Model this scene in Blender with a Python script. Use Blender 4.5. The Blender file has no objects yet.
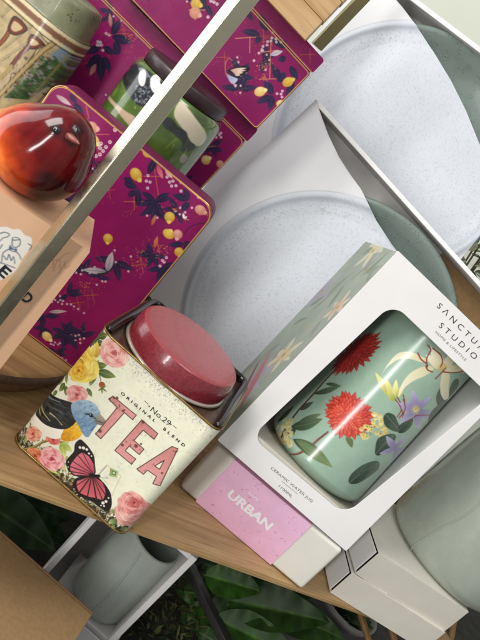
import bpy, bmesh, math, random
import numpy as np
from mathutils import Matrix, Vector, noise as mnoise
rnd = random.Random(7)
nrs = np.random.RandomState(11)
SC = bpy.context.scene
COL = SC.collection
rad = math.radians
# ------------------------------------------------------------------ camera model (photo is 480 x 640)
CF, CH, CP, CA = 700.0, .351, rad(17), rad(48.5)
vF = np.array([0, math.cos(CP), -math.sin(CP)]); vU = np.array([0, math.sin(CP), math.cos(CP)]); vR = np.array([1., 0, 0])
cC = np.array([0, 0, CH])
EX = math.sin(CA)*vR + math.cos(CA)*vU; EY = -math.cos(CA)*vR + math.sin(CA)*vU
def ray(x, y): return vF + EX*(x-240)/CF - EY*(y-320)/CF
def aty(x, y, Y): r = ray(x, y); return cC + r*(Y/r[1])
def atz(x, y, z): r = ray(x, y); return cC + r*((z-CH)/r[2])
def rot(yaw, lean, roll):
    a, b, c = rad(yaw), rad(lean), rad(roll)
    Rz = np.array([[math.cos(a), -math.sin(a), 0], [math.sin(a), math.cos(a), 0], [0, 0, 1]])
    Rx = np.array([[1, 0, 0], [0, math.cos(b), -math.sin(b)], [0, math.sin(b), math.cos(b)]])
    Ry = np.array([[math.cos(c), 0, math.sin(c)], [0, 1, 0], [-math.sin(c), 0, math.cos(c)]])
    return Rz @ Rx @ Ry
class Frame:
    """where a thing stands: its base point and turn; loc() finds where a sight line meets its local plane y = yl"""
    def __init__(s, o, yaw=0, lean=0, roll=0): s.o = np.array(o, float); s.M = rot(yaw, lean, roll)
    def loc(s, x, y, yl=0):
        r = s.M.T @ ray(x, y); c = s.M.T @ (cC - s.o); return c + r*((yl-c[1])/r[1])
    def uv(s, x, y, yl=0): q = s.loc(x, y, yl); return (q[0], q[2])
    def cyl(s, x, y, ax, ay, R):          # sight line meets an upright cylinder: (arc length from the front, height)
        r = s.M.T @ ray(x, y); c = s.M.T @ (cC - s.o)
        a = r[0]**2+r[1]**2; bx, by = c[0]-ax, c[1]-ay; b = 2*(bx*r[0]+by*r[1]); q = bx*bx+by*by-R*R
        d = max(b*b-4*a*q, 0); t = (-b-math.sqrt(d))/(2*a); P = c+r*t
        return (math.atan2(P[0]-ax, -(P[1]-ay))*R, P[2])
    def mat(s):
        m = Matrix.Identity(4)
        for i in range(3):
            for j in range(3): m[i][j] = s.M[i, j]
            m[i][3] = s.o[i]
        return m
# ------------------------------------------------------------------ colour
def hx(h):
    if not isinstance(h, str): return np.array(h, float)
    h = h.lstrip('#'); return np.array([int(h[i:i+2], 16)/255 for i in (0, 2, 4)])
def lin(c): c = np.clip(np.asarray(c, float), 0, 1); return np.where(c <= .04045, c/12.92, ((c+.055)/1.055)**2.4)
# ------------------------------------------------------------------ value noise for printed and glazed surfaces
def vnoise(X, Y, s, seed=0):
    r = np.random.RandomState(seed); T = r.rand(64, 64); x = X/s; y = Y/s
    i = np.floor(x).astype(int); j = np.floor(y).astype(int); u = x-i; v = y-j; u = u*u*(3-2*u); v = v*v*(3-2*v)
    g = lambda a, b: T[a % 64, b % 64]
    return (g(i, j)*(1-u)+g(i+1, j)*u)*(1-v)+(g(i, j+1)*(1-u)+g(i+1, j+1)*u)*v
def fbm(X, Y, s, seed=0, o=3): return sum(vnoise(X, Y, s/2**k, seed+k)*.5**k for k in range(o))/sum(.5**k for k in range(o))
def spl(P, closed=True, n=6):
    P = np.asarray(P, float); N = len(P); out = []
    for i in range(N if closed else N-1):
        g = (lambda k: P[k % N]) if closed else (lambda k: P[min(max(k, 0), N-1)])
        a, b, c, d = g(i-1), g(i), g(i+1), g(i+2)
        for k in range(n):
            t = k/n; out.append(.5*((2*b)+(c-a)*t+(2*a-5*b+4*c-d)*t*t+(3*b-a-3*c+d)*t**3))
    if not closed: out.append(P[-1])
    return np.array(out)
# ------------------------------------------------------------------ a printed sheet: artwork drawn in the surface's own metres
class Print:
    def __init__(s, x0, y0, x1, y1, res, bg, m=None):
        s.x0, s.y0, s.res = x0, y0, res; s.nx = int(round((x1-x0)/res))+1; s.ny = int(round((y1-y0)/res))+1
        s.X, s.Y = np.meshgrid(x0+np.arange(s.nx)*res, y0+np.arange(s.ny)*res)
        s.A = np.zeros((s.ny, s.nx, 3))+hx(bg); s.m = m
        s.k = 1.0
        if m: c = s.mid = np.array(m(*s.mp)) if hasattr(s, 'mp') else None
    def scale(s, x, y):                    # metres per photo pixel near a point
        a, b = np.array(s.m(x, y)), np.array(s.m(x+4, y+3)); s.k = float(np.hypot(*(b-a)))/5; return s
    def P(s, pts): return np.array([s.m(*p) for p in pts]) if s.m else np.asarray(pts, float)
    def sl(s, x0, y0, x1, y1):
        i0 = max(int((x0-s.x0)/s.res)-1, 0); i1 = min(int((x1-s.x0)/s.res)+3, s.nx)
        j0 = max(int((y0-s.y0)/s.res)-1, 0); j1 = min(int((y1-s.y0)/s.res)+3, s.ny)
        return (slice(j0, j1), slice(i0, i1)) if i1 > i0 and j1 > j0 else None
    def put(s, q, cov, col):
        if np.ndim(cov): cov = cov[..., None]
        s.A[q] = s.A[q]*(1-cov)+col*cov
    def raw(s, P, col, col2=None, c=None, d=None, al=1., soft=1.6, radial=None, mott=0):
        P = np.asarray(P); soft *= s.res; lo = P.min(0)-soft; hi = P.max(0)+soft; q = s.sl(lo[0], lo[1], hi[0], hi[1])
        if q is None: return
        X, Y = s.X[q], s.Y[q]; ins = np.zeros(X.shape, bool); D = np.full(X.shape, 1e9); Q = np.roll(P, -1, 0)
        for (ax, ay), (bx, by) in zip(P, Q):
            ex, ey = bx-ax, by-ay; L = ex*ex+ey*ey+1e-18
            t = np.clip(((X-ax)*ex+(Y-ay)*ey)/L, 0, 1); D = np.minimum(D, (X-ax-t*ex)**2+(Y-ay-t*ey)**2)
            if ay != by: ins ^= ((ay > Y) != (by > Y)) & (X < (bx-ax)*(Y-ay)/(by-ay)+ax)
        D = np.sqrt(D); cov = np.clip(.5+np.where(ins, D, -D)/soft, 0, 1)*al
        C = hx(col)
        if col2 is not None:
            if radial is not None: t = np.clip(np.hypot(X-c[0], Y-c[1])/radial, 0, 1)
            else: g = np.array(d)-np.array(c); t = np.clip(((X-c[0])*g[0]+(Y-c[1])*g[1])/(g@g+1e-18), 0, 1)
            C = C*(1-t[..., None])+hx(col2)*t[..., None]
        if mott: C = C*(1+mott*(fbm(X, Y, 6*s.res, 5)-.5)[..., None])
        s.put(q, cov, C)
    def poly(s, pts, col, smooth=False, **k):
        P = s.P(pts)
        for n in ('c', 'd'):
            if n in k and k[n] is not None: k[n] = s.P([k[n]])[0]
        if k.get('radial'): k['radial'] *= s.k
        s.raw(spl(P) if smooth else P, col, **k)
    def strokeraw(s, P, w0, w1, col, al=1., soft=1.4):
        P = np.asarray(P); soft *= s.res; m = max(w0, w1)+soft; q = s.sl(*(P.min(0)-m), *(P.max(0)+m))
        if q is None: return
        X, Y = s.X[q], s.Y[q]; B = np.full(X.shape, -1e9); n = len(P)-1
        for i in range(n):
            ax, ay = P[i]; ex, ey = P[i+1]-P[i]; t = np.clip(((X-ax)*ex+(Y-ay)*ey)/(ex*ex+ey*ey+1e-18), 0, 1)
            w = (w0+(w1-w0)*(i+t)/n)*.5; B = np.maximum(B, w-np.hypot(X-ax-t*ex, Y-ay-t*ey))
        s.put(q, np.clip(.5+B/soft, 0, 1)*al, hx(col))
    def stroke(s, pts, w0, w1, col, curve=True, **k):
        P = s.P(pts); s.strokeraw(spl(P, False) if curve and len(P) > 2 else P, w0*s.k, w1*s.k, col, **k)
    def dot(s, x, y, r, col, ry=None, rt=0, **k):
        c = s.P([(x, y)])[0]; r *= s.k; ry = r if ry is None else ry*s.k; t = np.arange(20)*math.pi/10
        X = np.cos(t)*r; Y = np.sin(t)*ry; a = rad(rt); k2 = {}
        if 'col2' in k: k2 = dict(c=c+np.array([-.3*r, .35*r]), radial=1.4*max(r, ry))
        s.raw(np.stack([c[0]+X*math.cos(a)-Y*math.sin(a), c[1]+X*math.sin(a)+Y*math.cos(a)], 1), col, **k, **k2)
    def leafraw(s, a, b, w, col, col2=None, vein=None, bend=0, al=1.):
        a = np.array(a); b = np.array(b); d = b-a; n = np.array([-d[1], d[0]])
        n = n/(np.hypot(*n)+1e-12); t = np.linspace(0, 1, 12); pr = np.sin(np.pi*t**.85)**.9
        mid = a+d*t[:, None]+n*(bend*np.sin(np.pi*t))[:, None]
        s.raw(np.vstack([mid+n*(w*.5*pr)[:, None], (mid-n*(w*.5*pr)[:, None])[::-1]]), col, col2=col2, c=a, d=b, al=al)
        if vein: s.strokeraw(mid[1:-1], s.res*1.3, s.res*.6, vein, al=.8*al)
    def leaf(s, a, b, w, col, col2=None, vein=None, bend=0, **k):
        A, B = s.P([a, b]); s.leafraw(A, B, w*s.k, col, col2, vein, bend*s.k, **k)
    def rose(s, x, y, r, lo, md, hi, ry=None, rt=0, seed=1):
        q = random.Random(seed); c = s.P([(x, y)])[0]; r = r*s.k; ry = r if ry is None else ry*s.k; a0 = rad(rt)
        def pt(u, v): return c+np.array([u*r*math.cos(a0)-v*ry*math.sin(a0), u*r*math.sin(a0)+v*ry*math.cos(a0)])
        lo, md, hi = hx(lo), hx(md), hx(hi)
        for R, n, w in ((1., 5, .66), (.86, 5, .58), (.66, 4, .52), (.5, 4, .42), (.36, 3, .36), (.24, 3, .24)):
            off = q.random()*6
            for k in range(n):
                th = off+k*2*math.pi/n+q.uniform(-.4, .4); cx, cy = math.cos(th), math.sin(th); pts = []
                for t in np.linspace(0, 2*math.pi, 12, endpoint=False):
                    e = w*(1+.10*q.uniform(-1, 1)); u = math.cos(t)*e*.62; v = math.sin(t)*e
                    pts.append(pt((R-.4*w)*cx+u*cx-v*cy, (R-.4*w)*cy+u*cy+v*cx))
                b = q.uniform(.0, .5)
                P = spl(pts, True, 3); inn = pt((R-.95*w)*cx, (R-.95*w)*cy); out = pt((R+.15*w)*cx, (R+.15*w)*cy)
                s.raw(P, lo*.86, al=.6); P2 = c+(P-c)*.985; g_ = hi*(1-b*.9)+md*b*.9
                s.raw(P2, lo*(1-b*.5)+md*b*.5, col2=g_, c=inn, d=out, mott=.12)
                e_ = P2[np.argsort(-((P2-c)@(out-c)))[:9]]; e_ = e_[np.argsort(e_@np.array([-(out-c)[1], (out-c)[0]]))]; s.strokeraw(e_, .05*r, .02*r, np.clip(g_*1.10, 0, 1), al=.75)
        sp = [pt(.21*(1-t)*math.cos(t*13), .21*(1-t)*math.sin(t*13)) for t in np.linspace(0, .95, 30)]
        s.strokeraw(sp, .05*r, .03*r, lo*.75)
    def dahlia(s, x, y, rx, ry, rt, lo, md, hi, seed=1, n=24):
        q = random.Random(seed); c = s.P([(x, y)])[0]; a0 = rad(rt)
        for R, m in ((1., n), (.84, n), (.66, n-4), (.48, n-8), (.3, 9)):
            for k in range(m):
                th = (k+q.random()*.6)*2*math.pi/m+R*3; e = R*q.uniform(.92, 1.06)
                u, v = math.cos(th)*e*rx*s.k, math.sin(th)*e*ry*s.k
                d = np.array([u*math.cos(a0)-v*math.sin(a0), u*math.sin(a0)+v*math.cos(a0)])
                b = q.random(); w = .26*R**.5*min(rx, ry)*s.k
                s.leafraw(c+d*.25, c+d, w*1.15, lo); s.leafraw(c+d*.28, c+d*.97, w*.85, lo, hx(md)*(1-b)+hx(hi)*b, bend=q.uniform(-.1, .1)*w)
    def sample(s, U, V):
        x = np.clip((U-s.x0)/s.res, 0, s.nx-1.001); y = np.clip((V-s.y0)/s.res, 0, s.ny-1.001); i = x.astype(int); j = y.astype(int)
        u = (x-i)[..., None]; v = (y-j)[..., None]; A = s.A
        return (A[j, i]*(1-u)+A[j, i+1]*u)*(1-v)+(A[j+1, i]*(1-u)+A[j+1, i+1]*u)*v
# ------------------------------------------------------------------ mesh builder: everything added becomes ONE mesh
class MB:
    def __init__(s): s.V = []; s.F = []; s.M = []; s.S = []; s.C = []; s.n = 0
    def add(s, V, F, mat=0, smooth=True, col=None):
        V = np.asarray(V, float).reshape(-1, 3); s.V.append(V)
        s.F += [tuple(int(i)+s.n for i in f) for f in F]; s.M += [mat]*len(F); s.S += [smooth]*len(F)
        s.C.append(np.ones((len(V), 3))*(.8 if col is None else 1) if col is None else np.broadcast_to(lin(col) if np.ndim(col) < 2 else np.asarray(col), V.shape).copy()); s.n += len(V); return s
    def bm(s, bm, mat=0, smooth=False, col=None):
        bm.verts.index_update(); s.add([v.co[:] for v in bm.verts], [[v.index for v in f.verts] for f in bm.faces], mat, smooth, col); bm.free(); return s
    def box(s, x0, x1, y0, y1, z0, z1, r=0, mat=0, seg=2, T=None, col=None):
        b = bmesh.new(); bmesh.ops.create_cube(b, size=1)
        for v in b.verts: v.co = Vector((x0+(v.co.x+.5)*(x1-x0), y0+(v.co.y+.5)*(y1-y0), z0+(v.co.z+.5)*(z1-z0)))
        if r: bmesh.ops.bevel(b, geom=list(b.edges), offset=r, segments=seg, affect='EDGES', profile=.5)
        if T is not None: bmesh.ops.transform(b, matrix=T, verts=b.verts)
        return s.bm(b, mat, False, col)
    def loft(s, rings, caps=(True, True), mat=0, smooth=True, closed=True, col=None):
        n = len(rings[0]); V = np.concatenate([np.asarray(r, float) for r in rings]); F = []
        for a in range(len(rings)-1):
            for i in range(n if closed else n-1):
                j = (i+1) % n; F.append((a*n+i, a*n+j, (a+1)*n+j, (a+1)*n+i))
        if caps[0]: F.append(tuple(range(n))[::-1])
        if caps[1]: F.append(tuple((len(rings)-1)*n+i for i in range(n)))
        return s.add(V, F, mat, smooth, col)
    def lathe(s, prof, c=(0, 0, 0), n=64, mat=0, caps=(False, False), sx=1, sy=1, axis='z', col=None):
        t = np.arange(n)*2*math.pi/n; R = []
        for r, z in prof:
            if axis == 'z': R.append(np.stack([c[0]+r*sx*np.cos(t), c[1]+r*sy*np.sin(t), np.full(n, c[2]+z)], 1))
            else: R.append(np.stack([c[0]+r*sx*np.cos(t), np.full(n, c[1]-z), c[2]+r*sy*np.sin(t)], 1))   # 'y': rises towards -y
        return s.loft(R, caps, mat, col=col)
    def tube(s, P, r, n=8, mat=0, caps=True):
        P = np.asarray(P, float); R = []; r = np.broadcast_to(r, len(P)); up = np.array([.13, .21, .97])
        for i in range(len(P)):
            d = P[min(i+1, len(P)-1)]-P[max(i-1, 0)]; d /= np.linalg.norm(d)+1e-12
            a = np.cross(d, up); a /= np.linalg.norm(a)+1e-12; b = np.cross(d, a); t = np.arange(n)*2*math.pi/n
            R.append(P[i]+r[i]*(np.cos(t)[:, None]*a+np.sin(t)[:, None]*b))
        return s.loft(R, (caps, caps), mat)
    def grid(s, G, mat=0, col=None, flip=False, smooth=True):
        G = np.asarray(G); a, b = G.shape[:2]; I = np.arange(a*b).reshape(a, b)
        F = np.stack([I[:-1, :-1], I[:-1, 1:], I[1:, 1:], I[1:, :-1]], -1).reshape(-1, 4)
        if flip: F = F[:, ::-1]
        return s.add(G.reshape(-1, 3), F.tolist(), mat, smooth, None if col is None else np.asarray(col).reshape(-1, 3))
    def text(s, body, fn, w=None, h=None, mat=0, offset=0, align='L', space=1., sx=1., shear=0):
        """flat lettering; fn(u, v) -> local point. w: wanted total width, else h: wanted cap height (metres)"""
        cu = bpy.data.curves.new('t', 'FONT'); cu.body = body; cu.space_character = space; cu.offset = offset; cu.shear = shear; cu.resolution_u = 4
        ob = bpy.data.objects.new('t', cu); COL.objects.link(ob); dg = bpy.context.evaluated_depsgraph_get()
        me = ob.evaluated_get(dg).to_mesh(); P = np.array([v.co[:2] for v in me.vertices]).reshape(-1, 2); F = [tuple(p.vertices) for p in me.polygons]
        ob.evaluated_get(dg).to_mesh_clear(); bpy.data.objects.remove(ob); bpy.data.curves.remove(cu)
        if not len(P): return s
        P = P-np.array([P[:, 0].min(), 0]); W = P[:, 0].max(); k = (w/W) if w else h/.73
        P = P*k
        if w and h: P[:, 1] *= h/(.73*k)
        P[:, 0] *= sx
        if align == 'C': P[:, 0] -= P[:, 0].max()/2
        return s.add([fn(u, v) for u, v in P], F, mat, False)
    def build(s, name, mats, parent=None):
        me = bpy.data.meshes.new(name); V = np.concatenate(s.V); me.from_pydata(V.tolist(), [], s.F)
        me.polygons.foreach_set('material_index', s.M); me.polygons.foreach_set('use_smooth', s.S)
        at = me.color_attributes.new('Col', 'FLOAT_COLOR', 'POINT'); C = np.concatenate(s.C); C = np.hstack([C, np.ones((len(C), 1))])
        at.data.foreach_set('color', C.astype(np.float32).ravel())
        for m in (mats if isinstance(mats, (list, tuple)) else [mats]): me.materials.append(m)
        me.update(); o = bpy.data.objects.new(name, me); COL.objects.link(o)
        if parent is not None: o.parent = parent
        return o
def tag(o, label=None, cat=None, group=None, kind=None):
    for k, v in (('label', label), ('category', cat), ('group', group), ('kind', kind)):
        if v: o[k] = v
    return o
def thing(name, label, cat, fr=None, group=None):
    o = bpy.data.objects.new(name, None); COL.objects.link(o); o.empty_display_size = .01
    if isinstance(fr, Frame): o.matrix_world = fr.mat()
    elif fr is not None: o.location = fr
    return tag(o, label, cat, group)
def rrect(x0, x1, z0, z1, r, n=6):
    out = []
    for cx, cz, a in ((x1-r, z1-r, 0), (x0+r, z1-r, 90), (x0+r, z0+r, 180), (x1-r, z0+r, 270)):
        for k in range(n+1): t = rad(a+90*k/n); out.append((cx+r*math.cos(t), cz+r*math.sin(t)))
    return np.array(out)
# ------------------------------------------------------------------ materials
def mat(name, col='#808080', rough=.5, metal=0, attr=False, bump=0, bscale=400, var=0, vscale=60, coat=0, spec=.5, trans=0, speck=None, sscale=900, sth=.30, wood=None, sub=0, bright=1, alpha=1, aniso=0):
    m = bpy.data.materials.new(name); m.use_nodes = True; nt = m.node_tree; N = nt.nodes; L = nt.links
    b = N['Principled BSDF']; b.inputs['Roughness'].default_value = rough; b.inputs['Metallic'].default_value = metal
    b.inputs['Coat Weight'].default_value = coat; b.inputs['Coat Roughness'].default_value = .06; b.inputs['Specular IOR Level'].default_value = spec
    if trans: b.inputs['Transmission Weight'].default_value = trans
    if sub: b.inputs['Subsurface Weight'].default_value = sub; b.inputs['Subsurface Scale'].default_value = .004
    tc = N.new('ShaderNodeTexCoord'); co = tc.outputs['Object']
    c = lin(hx(col)); cur = None
    if attr:
        a = N.new('ShaderNodeAttribute'); a.attribute_name = 'Col'; cur = a.outputs['Color']
    else:
        r = N.new('ShaderNodeRGB'); r.outputs[0].default_value = (*c, 1); cur = r.outputs[0]
    def nz(scale, det=4, vec=None, dist=0):
        n = N.new('ShaderNodeTexNoise'); n.inputs['Scale'].default_value = scale; n.inputs['Detail'].default_value = det; n.inputs['Distortion'].default_value = dist
        L.new(vec or co, n.inputs['Vector']); return n.outputs['Fac']
    def mapr(x, a, bb, c0, c1):
        q = N.new('ShaderNodeMapRange'); 
        for i, v in enumerate((a, bb, c0, c1)): q.inputs[1+i].default_value = v
        L.new(x, q.inputs[0]); return q.outputs[0]
    def mix(fac, A, B, bt='MIX'):
        q = N.new('ShaderNodeMix'); q.data_type = 'RGBA'; q.blend_type = bt
        if isinstance(fac, (int, float)): q.inputs[0].default_value = fac
        else: L.new(fac, q.inputs[0])
        for i, v in ((6, A), (7, B)):
            if hasattr(v, 'links'): L.new(v, q.inputs[i])
            else: q.inputs[i].default_value = (*v, 1)
        return q.outputs[2]
    hgt = None
    if wood:                                # (dark, light, angle in the xy plane, scale, axis)
        d, l, ang, sc, ax = wood
        mp = N.new('ShaderNodeMapping'); mp.inputs['Rotation'].default_value = (0, 0, -rad(ang)) if ax == 'xy' else (0, 0, 0)
        L.new(co, mp.inputs['Vector']); m2 = N.new('ShaderNodeMapping')
        m2.inputs['Scale'].default_value = {'xy': (.05, 1, 1), 'x': (.06, 1, 1), 'z': (1, 1, .06)}[ax]; L.new(mp.outputs[0], m2.inputs['Vector'])
        g = nz(sc, 6, m2.outputs[0], 1.2); g2 = nz(sc*4.5, 3, m2.outputs[0]); g3 = nz(sc*.35, 2, m2.outputs[0], 2.)
        cur = mix(mapr(g, .32, .68, 0, 1), lin(hx(d)), lin(hx(l))); cur = mix(mapr(g2, .56, .72, 0, .55), cur, lin(hx(d))*.62)
        cur = mix(mapr(g3, .35, .7, 0, .35), cur, lin(hx(d))*.8)
        m3 = N.new('ShaderNodeMapping'); m3.inputs['Scale'].default_value = {'xy': (.018, 1, 1), 'x': (.02, 1, 1), 'z': (1, 1, .02)}[ax]; L.new(mp.outputs[0], m3.inputs['Vector'])
        g4 = nz(sc*11, 4, m3.outputs[0]); cur = mix(mapr(g4, .58, .70, 0, .6), cur, lin(hx(d))*.5); hgt = g4
    if var:
        n = nz(vscale, 5); k = mapr(n, .25, .75, 1-var, 1+var); q = N.new('ShaderNodeVectorMath'); q.operation = 'SCALE'
        L.new(cur, q.inputs[0]); L.new(k, q.inputs['Scale']); cur = q.outputs[0]
        L.new(mapr(nz(vscale*1.7, 4), .3, .7, max(rough-.06-var*.2, .02), min(rough+.07+var*.3, 1)), b.inputs['Roughness'])
    if speck:
        v = N.new('ShaderNodeTexVoronoi'); v.inputs['Scale'].default_value = sscale; L.new(co, v.inputs['Vector'])
        w = mapr(v.outputs['Distance'], sth*.55, sth, 1, 0); t = mapr(nz(sscale*.22, 2), .48, .62, 0, 1)
        q = N.new('ShaderNodeMath'); q.operation = 'MULTIPLY'; L.new(w, q.inputs[0]); L.new(t, q.inputs[1])
        cur = mix(q.outputs[0], cur, lin(hx(speck)))
    L.new(cur, b.inputs['Base Color'])
    if bump:
        bp = N.new('ShaderNodeBump'); bp.inputs['Strength'].default_value = min(bump, 1); bp.inputs['Distance'].default_value = .0006
        L.new(hgt or nz(bscale, 5), bp.inputs['Height']); L.new(bp.outputs[0], b.inputs['Normal'])
    return m
# ================================================================== materials shared by several things
gold = mat('gold_edge', '#b8964f', .28, .9, var=.15, vscale=200)
blackm = mat('black_enamel', '#1d1613', .3, 0, coat=.3)
printed = mat('printed_tin', attr=True, rough=.36, coat=.18, bump=.05, bscale=700, var=.03, vscale=50)
printmat = mat('printed_card', attr=True, rough=.6, bump=.06, bscale=900)
whitecard = mat('white_card', '#e4e2e0', .58, var=.05, vscale=14, bump=.16, bscale=420)
cardedge = mat('card_edge', '#b9b2a6', .8)
kraft = mat('kraft_card', '#94754e', .85, var=.12, vscale=260, bump=.25, bscale=600)
inkd = mat('dark_ink', '#2c2b2e', .6)
oak = mat('oak_wood', rough=.55, wood=('#9a794e', '#c8a675', 32, 75, 'xy'), bump=.12, var=.07, vscale=25)
oakdark = mat('oak_edge', rough=.6, wood=('#6b5138', '#937148', 32, 90, 'xy'), bump=.15)
sage = mat('sage_glaze', '#9fa699', .2, var=.10, vscale=30, coat=.35, bump=.12, bscale=60, speck='#757f76', sscale=700, sth=.22)

# ================================================================== shelf and its surroundings
EDGE = np.array([math.cos(rad(31.9)), math.sin(rad(31.9))]); NRM = np.array([-EDGE[1], EDGE[0]])
e0 = np.array([-.0520, .4396]); A0 = e0-EDGE*.085; T = .006
def quadprism(mb, P, z0, z1, bev=.0015, mt=0):
    b = bmesh.new(); vs = [b.verts.new((p[0], p[1], z0)) for p in P]; f = b.faces.new(vs); r = bmesh.ops.extrude_face_region(b, geom=[f])
    bmesh.ops.translate(b, vec=(0, 0, z1-z0), verts=[v for v in r['geom'] if isinstance(v, bmesh.types.BMVert)]); bmesh.ops.recalc_face_normals(b, faces=b.faces)
    bmesh.ops.bevel(b, geom=list(b.edges), offset=bev, segments=2, affect='EDGES'); return mb.bm(b, mt)
mb = MB(); B0 = A0+EDGE*.66
quadprism(mb, [A0, B0, B0+NRM*.62, A0+NRM*.62], -T, 0)
tag(mb.build('wooden_shelf', oak), 'pale oak shelf board with a straight front edge, carrying the tea tin and boxes', 'shelf')

# round two-step board under the purple tins: circle through three sight lines on its top
def circ3(a, b, c):
    A = np.array([[b[0]-a[0], b[1]-a[1]], [c[0]-a[0], c[1]-a[1]]])*2; r = np.array([b@b-a@a, c@c-a@a]); o = np.linalg.solve(A, r); return o, np.hypot(*(a-o))
ro = np.array([-.255, .605]); rr_ = .1725
root = thing('round_board', 'round dark edged wooden board beneath the purple tins', 'board', (ro[0], ro[1], 0))
woodtop = mat('board_wood', rough=.5, wood=('#8d6a42', '#b08c5c', 20, 70, 'xy'), bump=.12)
barkm = mat('board_dark_edge', '#5a4536', .6, var=.25, vscale=150, bump=.3, bscale=300)
mb = MB(); mb.lathe([(0, .0285), (rr_-.004, .0285), (rr_-.001, .0282), (rr_, .027)], n=160); mb.lathe([(rr_, .027), (rr_+.0012, .024), (rr_+.001, .0185), (rr_-.001, .0165), (rr_-.014, .0165)], n=160, mat=1)
mb.build('upper_disc', [woodtop, barkm], root)
mb = MB(); mb.lathe([(rr_-.014, .0163), (rr_-.010, .0155), (rr_-.0085, .012), (rr_-.008, .002), (rr_-.009, 0), (0, 0)], n=160); mb.build('lower_disc', [oakdark], root)

# wall and lower level
mb = MB(); mb.box(-2.2, 2.6, 1.75, 1.85, -.9, 1.6); tag(mb.build('wall', mat('pale_wall', '#dfe2d2', .85, var=.04, vscale=6, bump=.1, bscale=80)), kind='structure')
mb = MB(); mb.add([(-1.2, .25, -.235), (1.6, .25, -.235), (1.6, 1.75, -.235), (-1.2, 1.75, -.235)], [(0, 1, 2, 3)])
tag(mb.build('ground', mat('dark_base', '#1d1a17', .8, var=.3, vscale=30, bump=.3, bscale=90)), kind='structure')

# ================================================================== shelf posts
def post(name, label, p0, p1, side, yaw, m, ext0, ext1):
    p0, p1 = np.array(p0), np.array(p1); d = p1-p0; a, b = p0-d*ext0, p1+d*ext1
    R = rot(yaw, 0, 0); o = thing(name, label, 'post', tuple(a)); q = rrect(-side/2, side/2, -side/2, side/2, side*.10, 5); rings = []
    for t in (0, 1):
        c = (b-a)*t; rings.append([c+R@np.array([x, y, 0]) for x, y in q])
    mb = MB(); mb.loft(rings, (True, True), smooth=False); mb.build('tube', m, o)
    return o, a, b, R
brass = mat('brushed_brass', '#8f865f', .3, .85, var=.12, vscale=30, bump=.05, bscale=300)
steel = mat('polished_metal', '#cdc7ae', .25, 1., var=.06, vscale=45, bump=.03, bscale=700)
cpt = aty(239, 0, .40); cpb = aty(0, 305, .40)
side = .0104; R32 = rot(48, 0, 0); corner = R32 @ np.array([-side/2, -side/2, 0])
pr, pa, pb, _ = post('metal_post', 'shiny square brass coloured metal post crossing in front of the purple tins', cpb-corner, cpt-corner, side, 48, steel, .56, .4)
q0 = aty(321, 42, .80); q1 = aty(361, 0, .80)
post('metal_post', 'dull brass metal post beside the stacked wooden blocks', q0, q1, .0125, 20, brass, 0.12, 1.2)

# ================================================================== TEA TIN
W, H, D = .1192, .1266, .118
FT = Frame((-.0742, .482, 0.0004), -.2)
root = thing('tea_tin', 'cream floral tea tin with red round lid, TEA in pink letters and a blue bird', 'tin', FT)
m = lambda x, y: FT.uv(x, y)
C = Print(-.03, 0, W+.03, H, .00026, '#ebead0', m); C.scale(110, 440)
C.A *= (1+.05*(fbm(C.X, C.Y, .02, 3)-.5)+.05*(fbm(C.X, C.Y, .003, 8)-.5))[..., None]
# aged blotches
sp = vnoise(C.X, C.Y, .0009, 21)*fbm(C.X, C.Y, .006, 22)
C.A = C.A*(1-.12*np.clip((sp-.45)*5, 0, 1)[..., None])
# lace of grey purple flecks under the top edge
for i in range(900):
    u = nrs.uniform(.03, W); dv = abs(nrs.normal(0, .006)); 
    if nrs.rand() < .8*math.exp(-dv/.009): C.raw(np.array([(u, H-.002-dv)])+nrs.normal(0, 1, (5, 2))*.0004, ['#8c7f8c', '#a79cab', '#6e6263', '#cfc8d2', '#9d9488'][nrs.randint(5)], al=.75)
# dark scruffy border at the bottom
for i in range(900):
    u = nrs.uniform(-.005, W*.98); dv = abs(nrs.normal(0, .0050+.004*math.exp(-u/.03)))
    C.raw(np.array([(u, .001+dv)])+nrs.normal(0, 1, (6, 2))*.0013, ['#2c1f16', '#3b2a1c', '#1d1712', '#4c3a22', '#57502c'][nrs.randint(5)], al=.85)
for i in range(120):
    u = nrs.uniform(.0, W*.9); v = nrs.uniform(.004, .014)
    C.raw(np.array([(u, v)])+nrs.normal(0, 1, (6, 2))*.0012, ['#e8e6d8', '#d8d6c0', '#6f8f3a', '#9bb04a', '#c98a62'][nrs.randint(5)], al=.85)
# green foliage at upper left
G1, G2, GV = '#2e3f1e', '#6c7f3b', '#a9b56a'
for a, b, w in [((97,345),(84,341),7), ((93,342),(101,329),8), ((97,338),(107,335),7), ((90,345),(80,350),6), ((88,340),(95,333),6), ((95,345),(104,342),6), ((70,353),(62,362),7), ((72,350),(80,343),6),((62,366),(54,376),6)]: C.leaf(a, b, w, G1, G2, GV)
for a, b, w in [((95,369),(90,386),8), ((97,371),(116,377),9), ((96,366),(107,365),7), ((93,372),(99,360),6), ((87,388),(92,397),5), ((64,384),(58,392),6), ((62,373),(66,384),5), ((60,378),(53,388),6), ((66,386),(66,396),5), ((56,392),(50,397),4)]: C.leaf(a, b, w, '#33491f', '#7d9046', '#c0c886')
C.stroke([(97,362),(99,372),(101,382)], 1, .8, '#5a5a2a')
C.rose(79, 364, 19, '#c98f1d', '#eac33b', '#f8e57c', 17, 20, 4); C.rose(78, 371, 9, '#b9701a', '#e0a028', '#f3d04e', 8, 0, 9)
C.leaf((96,358),(96,342), 9, '#b98e2b', '#eed463'); C.leaf((93,357),(93,344), 5, '#d9b240', '#f5e58e')
C.rose(114, 353, 14, '#c04a48', '#e59089', '#f9d7c9', 13, 0, 12)
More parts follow.
